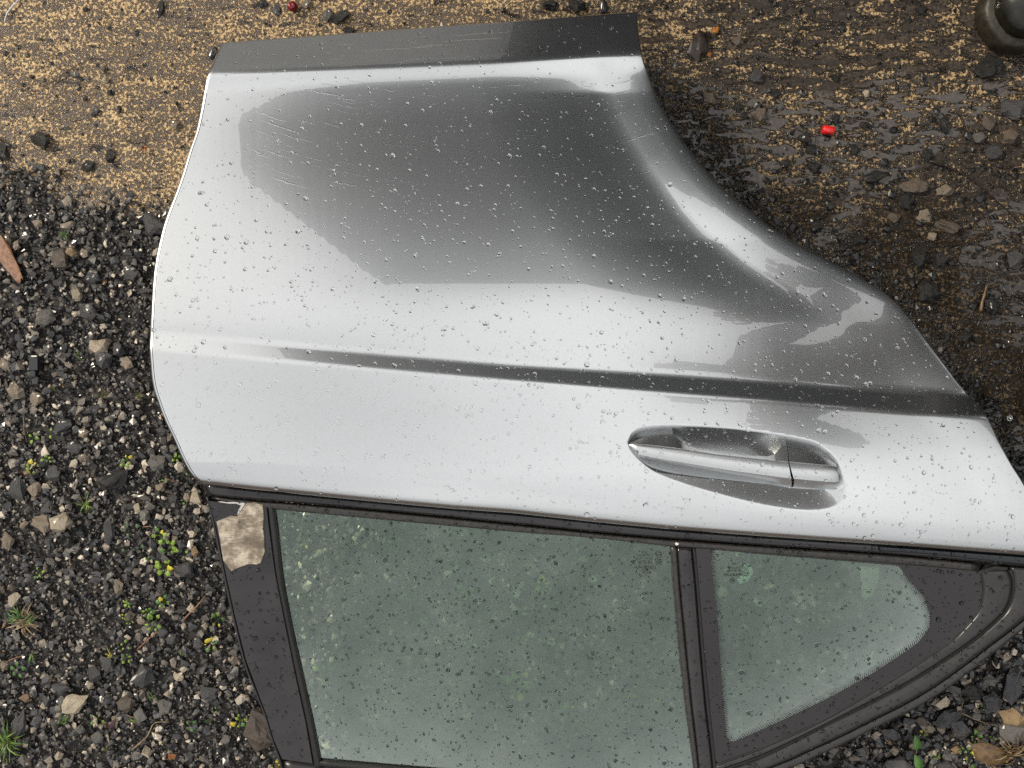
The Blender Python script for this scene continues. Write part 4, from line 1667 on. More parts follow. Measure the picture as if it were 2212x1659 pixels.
VV, FF, base = [], [], 0
for i in range(170):
    band = i < 40
    x0 = R.uniform(520, 1380)
    if band:
        x0 = R.uniform(700, 1350)
        y0 = R.uniform(float(y_sill(x0)) + 12, float(y_ridge(x0)) - 4)
    else:
        y0 = R.uniform(165, 400)
    ln = R.expovariate(1 / 22.0) + 8
    if i % 9 == 0:
        ln += R.uniform(20, 70)
    # arcs bowed round a point above the panel
    pts = []
    for t in np.linspace(0, 1, 5 + int(ln / 16)):
        xx = x0 + t * ln
        slope = (-0.06 if band else np.interp(xx, [520, 700, 1050, 1400], [0.42, 0.22, -0.05, -0.30]))
        if not pts:
            pts.append((xx, y0))
        else:
            pts.append((xx, pts[-1][1] + slope * (xx - pts[-1][0]) + R.uniform(-1.0, 1.0)))
    if not all(in_paint(a, b) for a, b in pts):
        continue
    v, f = trail(pts, R.uniform(0.6, 1.3), i)
    VV.extend(v)
    FF.extend([tuple(base + j for j in g) for g in f])
    base += len(v)
o = link("water_trails", mesh("water_trails", VV, FF, True), M['water'])
tag(o, "thin wiped trails of water curving across the lower door panel", "water", kind='stuff')

# ------------------------------------------------------------------ what stands round the yard (seen only as reflections)
def box_mesh(name, x0, x1, y0, y1, z0, z1):
    V = [(x, y, z) for z in (z0, z1) for y in (y0, y1) for x in (x0, x1)]
    F = [(0, 2, 3, 1), (4, 5, 7, 6), (0, 1, 5, 4), (2, 6, 7, 3), (0, 4, 6, 2), (1, 3, 7, 5)]
    return mesh(name, V, F)


M['clad'] = simple("dark_cladding", (0.165, 0.17, 0.175), 0.6, nscale=3, namp=0.3)
M['roof'] = simple("slate_roof", (0.05, 0.05, 0.055), 0.6, nscale=5, namp=0.3)
M['brick'] = simple("old_brick", (0.10, 0.065, 0.045), 0.8, nscale=12, namp=0.4)
M['hedge'] = simple("hedge_leaves", (0.03, 0.045, 0.015), 0.7, nscale=9, namp=0.6)


def building(x0, x1, y0, y1, ze, zr, label, zl=99):
    """A shed with ribbed walls and a ridged roof whose eaves face the yard."""
    b = empty("workshop_building", ((x0 + x1) / 2, y0, 0), label, "building")
    V, F = [], []
    n = int((x1 - x0) / 0.1)
    for i in range(n + 1):
        x = x0 + (x1 - x0) * i / n
        yy = y0 + (0.02 if i % 2 else 0)
        V += [(x, yy, -0.03), (x, yy, min(ze, zl + (x - x0) * 2.5))]
    F = [(2 * i, 2 * i + 2, 2 * i + 3, 2 * i + 1) for i in range(n)]
    o_ = len(V)
    ym = (y0 + y1) / 2
    V += [(x0, y0, -.03), (x0, y1, -.03), (x0, y1, min(ze, zl)), (x0, ym, min(zr, zl)), (x0, y0, min(ze, zl)), (x1, y0, -.03), (x1, y1, -.03), (x1, y1, ze), (x1, ym, zr), (x1, y0, ze)]
    F += [(o_, o_ + 4, o_ + 3, o_ + 2, o_ + 1), (o_ + 5, o_ + 6, o_ + 7, o_ + 8, o_ + 9), (o_ + 1, o_ + 2, o_ + 7, o_ + 6)]
    link("wall", mesh("wall", V, F), M['clad'], b)
    e = 0.08
    xr_ = x0 + max(0, ze - zl) / 2.5      # the hipped left end starts here
    V = [(xr_ - .005, y0 - e, ze - .02), (x1 + e, y0 - e, ze - .02), (x1 + e, ym, zr + .05), (xr_ - e, ym, zr + .05), (xr_ - e, y1 + e, ze - .02), (x1 + e, y1 + e, ze - .02)]
    V += [(a, b_, c + 0.06) for a, b_, c in V]
    F = [(0, 1, 2, 3), (3, 2, 5, 4), (6, 9, 8, 7), (9, 10, 11, 8), (0, 6, 7, 1), (4, 5, 11, 10), (0, 3, 9, 6), (3, 4, 10, 9), (1, 7, 8, 2), (2, 8, 11, 5)]
    link("roof", mesh("roof", V, F), M['roof'], b)
    if zl < ze:
        V = [(x0 - .06, y0 - .10, zl - .10), (xr_, y0 - .10, ze - .02), (xr_, y0 - .10, ze + .05), (x0 - .06, y0 - .10, zl + .06),
             (x0 - .06, y0 + .10, zl - .10), (xr_, y0 + .10, ze - .02), (xr_, y0 + .10, ze + .05), (x0 - .06, y0 + .10, zl + .06)]
        link("barge_board", mesh("barge_board", V, [(0, 1, 2, 3), (7, 6, 5, 4), (3, 2, 6, 7), (0, 4, 5, 1), (0, 3, 7, 4), (1, 5, 6, 2)]), M['clad'], b)
    if x1 > 5:
        M['door'] = simple("added_dark_door", (0.028, 0.030, 0.034), 0.5)
        link("added_roller_door", box_mesh("added_roller_door", 0.02, 4.2, y0 - 0.06, y0 - 0.02, -.03, 3.3), M['door'], b)  # unseen dark door added to darken the reflection in the paint
        link("added_plinth", box_mesh("added_plinth", x0 - .05, 0.0, y0 - 0.07, y0 - 0.02, -.03, 1.3), simple("added_pale_base", (0.62, 0.63, 0.63), 0.7, nscale=6, namp=.2), b)  # unseen pale base added to brighten the reflection in the sill band
    return b


building(-1.22, 6.5, 1.95, 7.0, 3.75, 4.9, "dark clad workshop standing beyond the top of the picture", 2.6)
building(-5.5, -1.3, 3.4, 7.5, 2.3, 3.1, "low dark shed left of the workshop beyond the top of the picture")
for nm, args, lab in (("brick_wall", (-7.2, -6.9, -6, 8, -.03, 1.9), "weathered brick wall along the left side of the yard"),
                      ("brick_wall", (-7, 7, -6.4, -6.1, -.03, 1.8), "weathered brick wall closing the yard below the picture"),
                      ("hedge", (5.2, 6.4, -6, 1.9, -.03, 3.0), "tall dark hedge along the right side of the yard")):
    w_ = link(nm, box_mesh(nm, *args), M['hedge'] if nm == "hedge" else M['brick'])
    if nm == "hedge":
        w_.data.transform(Matrix.Identity(4))
    tag(w_, lab, nm.replace('_', ' '))


# ------------------------------------------------------------------ the photographer, leaning in from the right
def skinned(name, pts, edges, parent, m, sub_=2):
    me_ = bpy.data.meshes.new(name)
    me_.from_pydata([p[:3] for p in pts], edges, [])
    o_ = link(name, me_, m, parent)
    sk = o_.modifiers.new("skin", 'SKIN')
    for i, p in enumerate(pts):
        r_ = p[3]
        me_.skin_vertices[0].data[i].radius = (r_, p[4] if len(p) > 4 else r_)
    me_.skin_vertices[0].data[0].use_root = True
    o_.modifiers.new("sub", 'SUBSURF').levels = sub_
    o_.modifiers["sub"].render_levels = sub_
    for p in me_.polygons:
        p.use_smooth = True
    sk.use_smooth_shade = True
    return o_


M['coat'] = simple("dark_coat", (0.020, 0.022, 0.026), 0.7, nscale=40, namp=0.3)
M['jeans'] = simple("dark_trousers", (0.018, 0.02, 0.028), 0.8, nscale=60, namp=0.3)
M['skin'] = simple("skin_tone", (0.42, 0.25, 0.18), 0.5)
M['hair'] = simple("brown_hair", (0.03, 0.02, 0.012), 0.6)
FY1, FY2 = 0.53, -0.045
person = empty("person", (1.0, 0.25, 0.0), "person past the right border with only muddy dark rounded boot toes in view", "person")
body = [(0.99, 0.25, 0.93, .15, .13), (0.96, 0.25, 1.10, .14, .12), (0.88, 0.25, 1.27, .17, .12), (0.80, 0.25, 1.40, .17, .11), (0.74, 0.25, 1.50, .06),
        (0.69, 0.25, 1.58, .075), (0.64, 0.25, 1.65, .095), (0.60, 0.25, 1.72, .085),
        (0.80, 0.45, 1.40, .07), (0.90, 0.52, 1.14, .052), (0.76, 0.50, 1.00, .042), (0.66, 0.46, 0.97, .032),
        (0.80, 0.05, 1.40, .07), (0.90, -0.03, 1.14, .052), (0.76, -0.02, 1.00, .042), (0.66, 0.02, 0.97, .032),
        (0.99, 0.37, 0.88, .11), (0.95, 0.46, 0.50, .075), (1.0, 0.53, 0.12, .05),
        (0.99, 0.13, 0.88, .11), (0.95, 0.02, 0.50, .075), (1.0, -0.045, 0.12, .05)]
be = [(0, 1), (1, 2), (2, 3), (3, 4), (4, 5), (5, 6), (6, 7), (3, 8), (8, 9), (9, 10), (10, 11), (3, 12), (12, 13), (13, 14), (14, 15),
      (0, 16), (16, 17), (17, 18), (0, 19), (19, 20), (20, 21)]
skinned("body", body, be, person, M['coat'])
face = skinned("head", [(0.645, 0.25, 1.60, .07), (0.60, 0.25, 1.66, .092, .082), (0.565, 0.25, 1.72, .088, .08)], [(0, 1), (1, 2)], person, M['skin'])
skinned("hair", [(0.66, 0.25, 1.70, .085), (0.62, 0.25, 1.77, .088), (0.66, 0.25, 1.64, .07)], [(0, 1), (0, 2)], person, M['hair'])
for hy, sgn in ((0.46, -1), (0.02, 1)):
    hx_ = 0.66
    hand = skinned("hand", [(hx_, hy, 0.97, .026, .02), (hx_ - .05, hy + sgn * .004, 0.968, .034, .014), (hx_ - .075, hy + sgn * .008, 0.967, .030, .011)], [(0, 1), (1, 2)], person, M['skin'])
    for k in range(4):
        yy = hy + sgn * .008 + (k - 1.5) * .018
        L_ = (.030, .036, .033, .026)[k]
        skinned("finger", [(hx_ - .07, yy, 0.967, .009), (hx_ - .07 - L_, yy, 0.963, .0082), (hx_ - .07 - L_ * 1.6, yy + sgn * .003, 0.953, .0072)], [(0, 1), (1, 2)], person, M['skin'], 1)
    skinned("thumb", [(hx_ - .03, hy + sgn * .03, 0.97, .011), (hx_ - .055, hy + sgn * .055, 0.973, .0095), (hx_ - .085, hy + sgn * .06, 0.974, .008)], [(0, 1), (1, 2)], person, M['skin'], 1)
# boots: the muddy toes reach into the picture at the right border
M['boot'] = simple("muddy_rubber", (0.008, 0.0075, 0.005), 0.26, nscale=70, namp=0.8, bdist=0.0008)
M['bootsole'] = simple("muddy_sole", (0.018, 0.015, 0.008), 0.5, nscale=90, namp=0.7, bdist=0.001)


def boot(cx, cy, ang, parent):
    """Rounded toe, welt and ankle shaft, pointing along -x before turning by ang."""
    def outline(wd, ln, off, n=40):
        pts = []
        for i in range(n):
            t = 2 * math.pi * i / n
            c_, s_ = math.cos(t), math.sin(t)
            x = -ln * 0.5 * (abs(c_) ** 0.8) * (1 if c_ > 0 else -1)
            wloc = wd * (1.0 if c_ > 0 else 0.86)
            y = wloc * 0.5 * (abs(s_) ** 0.75) * (1 if s_ > 0 else -1)
            pts.append((x + off, y))
        return pts
    n = 40
    ca, sa = math.cos(ang), math.sin(ang)

    def put(rings):
        V, F = [], []
        for (pts, z) in rings:
            for p in pts:
                V.append((cx + p[0] * ca - p[1] * sa, cy + p[0] * sa + p[1] * ca, z if not callable(z) else z(p)))
        for r in range(len(rings) - 1):
            for i in range(n):
                F.append((r * n + i, r * n + (i + 1) % n, (r + 1) * n + (i + 1) % n, (r + 1) * n + i))
        F.append(tuple(range(n)))
        F.append(tuple((len(rings) - 1) * n + i for i in range(n)))
        return V, F
    V, F = put([(outline(.128, .335, 0), .001), (outline(.134, .342, 0), .006), (outline(.134, .342, 0), .026), (outline(.126, .334, 0), .031)])
    link("boot_sole", mesh("boot_sole", V, F, True), M['bootsole'], parent)
    rings = []
    for q, wd, ln, off in ((0, .112, .318, 0), (.1, .117, .322, 0), (.25, .116, .318, .002), (.45, .108, .300, .010), (.65, .096, .262, .028), (.85, .090, .205, .058), (1.0, .092, .16, .082)):
        rings.append((outline(wd, ln, off), .028 + .075 * q))
    rings += [(outline(.098, .135, .095), .14), (outline(.105, .130, .098), .20), (outline(.112, .135, .098), .30)]
    V, F = put(rings)
    link("boot_upper", mesh("boot_upper", V, F, True), M['boot'], parent)


boot(0.612 + .175, 0.565, math.radians(32), person)
boot(0.702 + .165, -0.010, math.radians(4), person)

# ------------------------------------------------------------------ weeds, grass, twigs and litter
def leaf_mat(name, a, b_):
    m, nt, b, out = mat(name)
    P = objcoord(nt)
    n = noise_tex(nt, P, 130, 4, 0.6)
    r = ramp(nt, n.outputs['Fac'], [(0.35, a), (0.65, b_)])
    L(nt, r.outputs[0], b.inputs['Base Color'])
    b.inputs['Roughness'].default_value = 0.42
    b.inputs['Subsurface Weight'].default_value = 0.0
    bump(nt, b, n.outputs['Fac'], 0.0006)
    return m


LM = {'lime': leaf_mat("lime_leaf", (0.09, 0.165, 0.012), (0.20, 0.30, 0.028)),
      'green': leaf_mat("green_leaf", (0.035, 0.095, 0.014), (0.075, 0.17, 0.03)),
      'dull': leaf_mat("dull_green_leaf", (0.035, 0.07, 0.03), (0.07, 0.12, 0.055)),
      'yellow': leaf_mat("yellow_leaf", (0.33, 0.28, 0.015), (0.50, 0.42, 0.03)),
      'straw': leaf_mat("dry_straw", (0.15, 0.10, 0.05), (0.32, 0.23, 0.12)),
      'moss': leaf_mat("mossy_green", (0.035, 0.055, 0.006), (0.11, 0.13, 0.012)),
      'bark': leaf_mat("dark_bark", (0.006, 0.004, 0.003), (0.03, 0.02, 0.014)),
      'wood': leaf_mat("reddish_wood", (0.10, 0.040, 0.018), (0.26, 0.12, 0.055)),
      'dead': leaf_mat("dead_leaf", (0.05, 0.028, 0.012), (0.14, 0.085, 0.035)),
      'rust': leaf_mat("rust_leaf", (0.14, 0.035, 0.006), (0.38, 0.16, 0.02)),
      'purple': leaf_mat("purple_leaf", (0.025, 0.008, 0.010), (0.05, 0.02, 0.02))}


def ground_h(px, py):
    x, y, _ = W(px, py, 0)
    onc = py < edge_px(px) or (px > 1390 and py < 1100)
    return (0.001 if onc else gravel_z(x, y) + 0.009)


def leaf_me(ln, wd, seed, lobes=0, cup=0.15, thick=0.0003, kind='oval'):
    """One leaf along +x from its stalk: folded along the midrib, with thickness."""
    r = random.Random(seed)
    n = 9 if not lobes else 15
    top = []
    for i in range(n):
        t = i / (n - 1)
        w = wd * 0.5 * (math.sin(math.pi * min(1, t ** 0.8 * 0.96 + 0.04)) ** (0.75 if kind == 'oval' else 1.2))
        if lobes:
            w *= 0.62 + 0.5 * abs(math.sin(t * math.pi * lobes))
        w = max(w, wd * .03)
        z = ln * cup * (math.sin(math.pi * t) * .6)
        top.append(((t * ln, -w, z + w * .35), (t * ln, 0, z), (t * ln, w, z + w * .35)))
    V = [p for row in top for p in row] + [(p[0], p[1], p[2] - thick) for row in top for p in row]
    F = []
    k = 3 * n
    for i in range(n - 1):
        for j in range(2):
            s = i * 3 + j
            F.append((s, s + 3, s + 4, s + 1))
            F.append((k + s, k + s + 1, k + s + 4, k + s + 3))
    for i in range(n - 1):
        F.append((i * 3, k + i * 3, k + i * 3 + 3, i * 3 + 3))
        F.append((i * 3 + 2, i * 3 + 5, k + i * 3 + 5, k + i * 3 + 2))
    return mesh("leaf", V, F, True)


def tube(name, pts, r0, r1, m, parent=None, seg=6, off=(0, 0, 0)):
    V, F = [], []
    n = len(pts)
    P = [Vector(p) for p in pts]
    for i, p in enumerate(P):
        d = (P[min(n - 1, i + 1)] - P[max(0, i - 1)]).normalized()
        u = d.orthogonal().normalized()
        v = d.cross(u)
        r_ = r0 + (r1 - r0) * i / (n - 1)
        for k in range(seg):
            a = 2 * math.pi * k / seg
            V.append(p + u * r_ * math.cos(a) + v * r_ * math.sin(a))
    for i in range(n - 1):
        for k in range(seg):
            F.append((i * seg + k, i * seg + (k + 1) % seg, (i + 1) * seg + (k + 1) % seg, (i + 1) * seg + k))
    F.append(tuple(reversed(range(seg))))
    F.append(tuple((n - 1) * seg + k for k in range(seg)))
    return link(name, mesh(name, V, F, True), m, parent)


def child(name, me_, m, parent, loc, rot):
    o_ = bpy.data.objects.new(name, me_)
    if not me_.materials:
        me_.materials.append(m)
    C.objects.link(o_)
    o_.parent = parent
    o_.location = loc
    o_.rotation_euler = rot
    return o_


S0 = K1 * HC


def seedling(px, py, size, kind, lab, n=4, col='lime', spread=360, a0=None, lobes=0, yellow=0):
    r = random.Random(int(px * 7 + py))
    h = ground_h(px, py)
    x, y, _ = W(px, py, h)
    e = empty("weed_seedling", (x, y, h), lab, "weed", "small weeds growing in the gravel")
    s = size * S0
    a0 = r.uniform(0, 360) if a0 is None else a0
    for i in range(n):
        a = math.radians(a0 + spread * i / n + r.uniform(-18, 18))
        ln = s * r.uniform(.28, .70)
        st = s * r.uniform(.10, .62)
        c = Vector((math.cos(a), math.sin(a), 0))
        z1 = s * r.uniform(.12, .35)
        pts = [Vector((0, 0, -0.004)), c * st * .5 + Vector((0, 0, z1 * .8)), c * st + Vector((0, 0, z1))]
        loc = root_loc(e)
        tb = tube("stem", pts, s * .022, s * .014, LM[col], None, 5)
        tb.parent = e
        cc = 'yellow' if i < yellow else (col if r.random() < .7 else {'lime': 'green', 'green': 'moss', 'moss': 'lime', 'dull': 'dull', 'yellow': 'moss'}[col])
        child("leaf", leaf_me(ln, ln * r.uniform(.5, .95), r.random(), lobes or (2 if r.random() < .4 else 0)), LM[cc], e, c * st + Vector((0, 0, z1)), (r.uniform(-.25, .25), r.uniform(-.3, .15), a))
    return e


def tuft(px, py, size, lab, n=14, cols=('green', 'lime', 'straw'), a0=0, spread=360, name="grass_tuft", cat="grass tuft"):
    r = random.Random(int(px * 3 + py * 5))
    h = ground_h(px, py) - 0.002
    x, y, _ = W(px, py, h)
    e = empty(name, (x, y, h), lab, cat, "grass tufts in the gravel")
    s = size * S0
    for i in range(n):
        a = math.radians(a0 + r.uniform(-spread / 2, spread / 2))
        c = Vector((math.cos(a), math.sin(a), 0))
        b0 = Vector((r.uniform(-.2, .2) * s, r.uniform(-.2, .2) * s, 0))
        ln = s * r.uniform(.5, 1.1)
        bend = r.uniform(.1, .5)
        side = Vector((-c.y, c.x, 0)) * r.uniform(-.25, .25) * ln
        pts = [b0, b0 + c * ln * .35 + Vector((0, 0, ln * bend)), b0 + c * ln * .7 + side * .5 + Vector((0, 0, ln * bend * 1.1)), b0 + c * ln + side + Vector((0, 0, ln * bend * .6))]
        w = s * r.uniform(.018, .045)
        V, F = [], []
        pv = Vector((-c.y, c.x, 0.2)).normalized()
        for k, p in enumerate(pts):
            q = w * (1, .95, .7, .08)[k]
            V += [p - pv * q, p + Vector((0, 0, -w * .4)), p + pv * q]
        for k in range(3):
            F += [(3 * k, 3 * k + 3, 3 * k + 4, 3 * k + 1), (3 * k + 1, 3 * k + 4, 3 * k + 5, 3 * k + 2)]
        me_ = mesh("blade", V, F, True)
        child("blade", me_, LM[r.choice(cols)], e, (0, 0, 0), (0, 0, 0))
    return e


SEED = [
    (110, 935 - 0, 12, "pair of light green round leaves left of the torn slate flake", 2, 'lime', 0, 0),
    (73, 943, 13, "light green seedling with two leaves left of the pair of round leaves", 3, 'lime', 0, 0),
    (104, 991, 12, "small bright lobed seedling above the square dark slate", 4, 'lime', 1, 0),
    (70, 1008, 17, "yellowing mossy seedling left of the square dark slate", 6, 'moss', 1, 2),
    (275, 994, 15, "lime seedling with yellow tips above the largest oval rock", 5, 'lime', 0, 2),
    (383, 988, 12, "lime lobed leaf touching the curved door edge", 4, 'lime', 1, 0),
    (400, 1019, 9, "green shoot under the lower left door corner", 2, 'green', 0, 0),
    (356, 1038, 7, "tiny green shoot beside the orange edged stone", 3, 'lime', 0, 0),
    (400, 1081, 8, "small green seedling left of the window corner", 3, 'lime', 0, 0),
    (280, 1140, 22, "seedling with round dull green leaves by the slate splinter", 3, 'dull', 0, 0),
    (302, 1171, 16, "single broad dark green leaf right of the round dull leaves", 1, 'dull', 0, 0),
    (262, 1186, 13, "dull green spoon leaf below the slate splinter", 2, 'dull', 0, 0),
    (284, 1188, 13, "blue green flat leaf beside the spoon leaf", 1, 'dull', 0, 0),
    (352, 1155, 19, "parsley-like bright weed above the dark slate slab", 5, 'lime', 2, 1),
    (371, 1184, 20, "parsley-like weed with long stalks right of the pinkish pebble", 6, 'lime', 2, 0),
    (400, 1197, 13, "light green lobed leaf at the end of a stalk", 2, 'lime', 2, 0),
    (358, 1222, 20, "lobed bright green weed left of the dark slate slab", 6, 'lime', 2, 1),
    (322, 1207, 10, "pair of small round leaves left of the parsley-like weed", 3, 'green', 0, 0),
    (85, 1238, 12, "bright lime seedling on the lower gravel at left", 4, 'lime', 0, 0),
    (275, 1303, 11, "small lime seedling below the pale tan stone", 4, 'lime', 0, 0),
    (270, 1332, 9, "chain of tiny lime leaves left of the brown flat stone", 4, 'lime', 0, 1),
    (281, 1342, 9, "tiny lime leaves under the brown flat stone", 4, 'lime', 0, 1),
    (322, 1320, 16, "bright green lobed seedling right of the brown flat stone", 6, 'lime', 1, 0),
    (357, 1300, 15, "lime seedling topped by one yellow leaf", 6, 'lime', 0, 1),
    (335, 1346, 19, "four leaf bright green seedling beside the tall slate", 5, 'lime', 0, 0),
    (470, 1336, 16, "green weed with a yellow flower by the pillar", 5, 'green', 1, 1),
    (455, 1388, 15, "weed with green leaves and one big yellow leaf by the pillar", 5, 'green', 0, 2),
    (272, 1394, 12, "yellow green curled weed above the dark ragged slate", 3, 'moss', 1, 0),
    (275, 1420, 12, "star shaped lime leaf below the curled weed", 4, 'lime', 1, 0),
    (40, 1445, 14, "pale green lobed seedling near the left border", 4, 'green', 1, 0),
    (213, 1552, 17, "dull green three part weed above the bottom stones", 4, 'green', 1, 0),
    (412, 1566, 14, "two green leaves left of the curved slate", 3, 'green', 1, 0),
    (468, 1534, 7, "tiny green leaf beside the pillar foot", 2, 'lime', 0, 0),
    (520, 1553, 19, "weed with thin stalks and lime tips by the pillar foot", 5, 'lime', 1, 1),
    (600, 1655, 14, "yellow leaf on the bottom border below the frame corner", 4, 'yellow', 1, 4),
    (425, 1578, 7, "small green shoot right of the two green leaves", 3, 'green', 0, 0),
    # under the glass
    (1120, 1480, 30, "largest clump of lime leaves seen through the window", 9, 'lime', 0, 2),
    (1150, 1455, 20, "lime leaves above the largest clump under the glass", 5, 'lime', 0, 1),
    (1010, 1272, 20, "lime leaves under the glass in the upper middle", 5, 'lime', 0, 0),
    (990, 1295, 14, "small lime sprig under the glass", 4, 'lime', 0, 0),
    (1175, 1262, 22, "green and yellow leaves under the glass right of the middle", 5, 'lime', 0, 2),
    (1222, 1532, 20, "lime sprig under the glass near the bottom", 5, 'lime', 0, 1),
    (1368, 1492, 16, "lime leaves under the glass near the divider", 4, 'lime', 0, 1),
    (1428, 1498, 17, "upright lime weed under the glass beside the divider", 4, 'lime', 0, 1),
    (660, 1172, 20, "yellow green leaf under the upper left of the glass", 3, 'lime', 0, 1),
    (835, 1182, 13, "pair of lime leaves under the upper edge of the glass", 3, 'lime', 0, 0),
    (915, 1155, 10, "small lime leaf under the glass below the belt", 3, 'lime', 0, 0),
    (1085, 1592, 12, "lime leaves under the glass close to the bottom edge", 4, 'lime', 0, 0),
    (705, 1450, 22, "yellow green weed under the left side of the glass", 5, 'moss', 0, 1),
    (1010, 1385, 12, "faint green sprig under the middle of the glass", 3, 'green', 0, 0),
    (1240, 1560, 10, "tiny yellow green sprig under the glass", 3, 'lime', 0, 1),
    (1298, 1605, 14, "lime leaf under the glass near the lower right", 3, 'lime', 0, 1),
    (1130, 1380, 14, "green leaves under the glass in the centre", 4, 'lime', 0, 0),
    # lower right corner
    (2107, 1588, 17, "clover-like green sprig below the slate slab", 3, 'green', 0, 0),
    (2142, 1592, 12, "green leaf at the foot of the grey cobble", 2, 'green', 0, 0),
    (2084, 1621, 20, "oval green leaves left of the big dead leaf", 4, 'green', 0, 0),
    (2092, 1648, 14, "green leaf on the bottom border left of the dead leaf", 2, 'green', 0, 0),
    (2022, 1635, 11, "small clover leaf sprig between the cream pebbles", 4, 'green', 0, 0),
    (1994, 1583, 12, "mossy shoot with a yellow tip below the tan stone", 4, 'moss', 0, 1),
    (2117, 1528, 9, "green shoot left of the split slate lump", 3, 'green', 0, 0),
]
for (px_, py_, s_, lab, n_, col, lobes, yel) in SEED:
    seedling(px_, py_, s_ * 1.12, 'x', lab, n_ + (1 if n_ > 2 else 0), col, lobes=lobes, yellow=yel)

# broad single leaves
for (px_, py_, ln_, a_, lab, col) in ((1980, 1620, 34, 100, "upright oval green leaf standing below the window frame", 'green'),
                                      (1986, 1662, 36, 110, "ragged green leaf on the bottom border under the oval leaf", 'green')):
    h = ground_h(px_, py_) + 0.004
    x, y, _ = W(px_, py_, h)
    e = empty("broad_leaf_weed", (x, y, h), lab, "weed")
    tube("stem", [(0, 0, 0), (0.002, -0.006, -0.004), (0.001, -0.012, -0.008)], .0007, .0009, LM['straw'], None, 5).parent = e
    child("leaf", leaf_me(ln_ * S0, ln_ * S0 * .56, 3, 0, .12), LM[col], e, (0, 0, 0), (0.1, -0.12, math.radians(a_)))

tuft(57, 1342, 42, "withered brown grass tuft with green blades at the left border", 46, ('straw', 'dead', 'straw', 'green'), 60, 330)
tuft(50, 1330, 34, "fresh green blades on the left of the withered tuft", 12, ('lime', 'green'), 170, 70)
tuft(70, 1412, 22, "green blades at the foot of the withered tuft", 9, ('green', 'lime'), -75, 80)
tuft(18, 1600, 46, "bright lime grass tuft in the bottom left corner", 44, ('lime', 'green', 'moss'), 40, 330)
tuft(188, 1088, 26, "thin yellow green grass sprig right of the cream and white rock", 18, ('moss', 'lime', 'green'), 200, 300)
tuft(140, 508, 17, "dark mossy tuft in the upper gravel", 26, ('moss', 'green'), 0, 360)
tuft(165, 768, 16, "small grass tuft left of the hollow cream limestone", 8, ('green', 'lime'), 20, 160)
tuft(222, 855, 20, "dark olive grass above the seedlings", 22, ('moss', 'dead'), 80, 200)
tuft(118, 842, 12, "olive grass sprig beside the flat tan stone", 10, ('moss',), 50, 200)
tuft(138, 1560, 20, "green grass tuft above the bottom border", 14, ('green', 'lime'), 80, 150)
tuft(335, 1512, 26, "long green grass blade with dry stalks in the lower gravel", 5, ('green', 'straw'), 110, 90)
tuft(298, 1555, 30, "flat lying green blades near the dead leaf", 5, ('green', 'lime', 'straw'), 160, 60)
tuft(240, 1415, 18, "yellow green moss beside the tilted slate", 14, ('moss', 'yellow'), 200, 200)
tuft(232, 1620, 14, "olive tuft near the bottom border", 10, ('moss',), 90, 200)
tuft(392, 1415, 16, "thin green shoots above the clean cream stone", 6, ('green', 'lime'), 80, 70)
tuft(450, 1560, 12, "thin grass at the foot of the pillar", 6, ('green',), 90, 120)
tuft(2185, 1625, 44, "dry brown grass in the bottom right corner", 40, ('straw', 'dead', 'dead'), 120, 200)
tuft(300, 858, 18, "sparse olive grass right of the torn slate flake", 12, ('moss', 'dead'), 100, 200)


def twig(pts, w, lab, col='bark', name="twig", cat="twig", zz=0.0012):
    P = resample(pts, max(4, len(pts) * 3), True)
    pr = []
    h0 = ground_h(*P[0])
    for i, p in enumerate(P):
        h = ground_h(p[0], p[1]) + zz + w * S0
        x, y, _ = W(p[0], p[1], h)
        pr.append((x, y, h + 0.0006 * math.sin(i * 1.7)))
    o_ = tube(name, pr, w * S0, w * S0 * .55, LM[col])
    return tag(o_, lab, cat)


twig([(87, 348 * 1.0), (115, 305), (150, 262), (198, 217)], 1.2, "curved dark twig on the left concrete", 'bark') if False else None
twig([(92, 338 * .0 + 187), (120, 172), (150, 150), (198, 127)], 1.3, "curved brown twig lying on the left concrete", 'dead')
twig([(265, 172), (272, 140), (282, 110)], 1.1, "short straight twig right of the snail shell", 'dead')
twig([(302, 305), (310, 290), (318, 280)], .9, "fine stalk above the autumn leaf", 'dead')
twig([(1745, 385), (1735, 345), (1758, 315), (1775, 292)], 1.0, "dark twig between the black lumps", 'bark') if False else None
twig([(1842, 368), (1843, 325), (1845, 262)], 1.1, "thin upright black twig left of the red cap", 'bark') if False else None
twig([(1764, 322), (1765, 290), (1766, 262)], 1.1, "thin upright black twig left of the red cap", 'bark')
twig([(1706, 104), (1722, 72), (1738, 48)], 3.6, "split dark stick on the upper right concrete", 'bark', "stick", "stick")
twig([(1735, 60), (1760, 62), (1790, 45)], 1.0, "dark curved twig beyond the split stick", 'bark')
twig([(1830, 600 - 60), (1870, 560 - 30), (1905, 500)], 1.2, "dark thin branch in the debris right of the arch", 'bark')
twig([(2008, 348), (2060, 365), (2110, 395), (2160, 440), (2200, 480)], 2.0, "long dark stem running down to the right border", 'bark', "stick", "stick")
twig([(2062, 537), (2100, 520), (2142, 497)], 2.2, "dark straight twig right of the pinkish tan stone", 'bark')
twig([(2142, 497), (2135, 470), (2122, 435)], 2.2, "dark twig forking upwards at the straight twig", 'bark')
twig([(2118, 672), (2124, 645), (2133, 615)], 4.2, "short grey brown stick in the wet ground at right", 'dead', "stick", "stick")
twig([(2180, 505), (2205, 525), (2225, 545)], 1.4, "thin twig at the right border", 'bark')
twig([(2202, 1604), (2232, 1620), (2265, 1640)], .5, "straw", 'straw') if False else None
twig([(2075, 1539), (2105, 1553), (2137, 1565)], 1.3, "long pale straw lying across the slate slabs", 'straw', "straw", "straw")
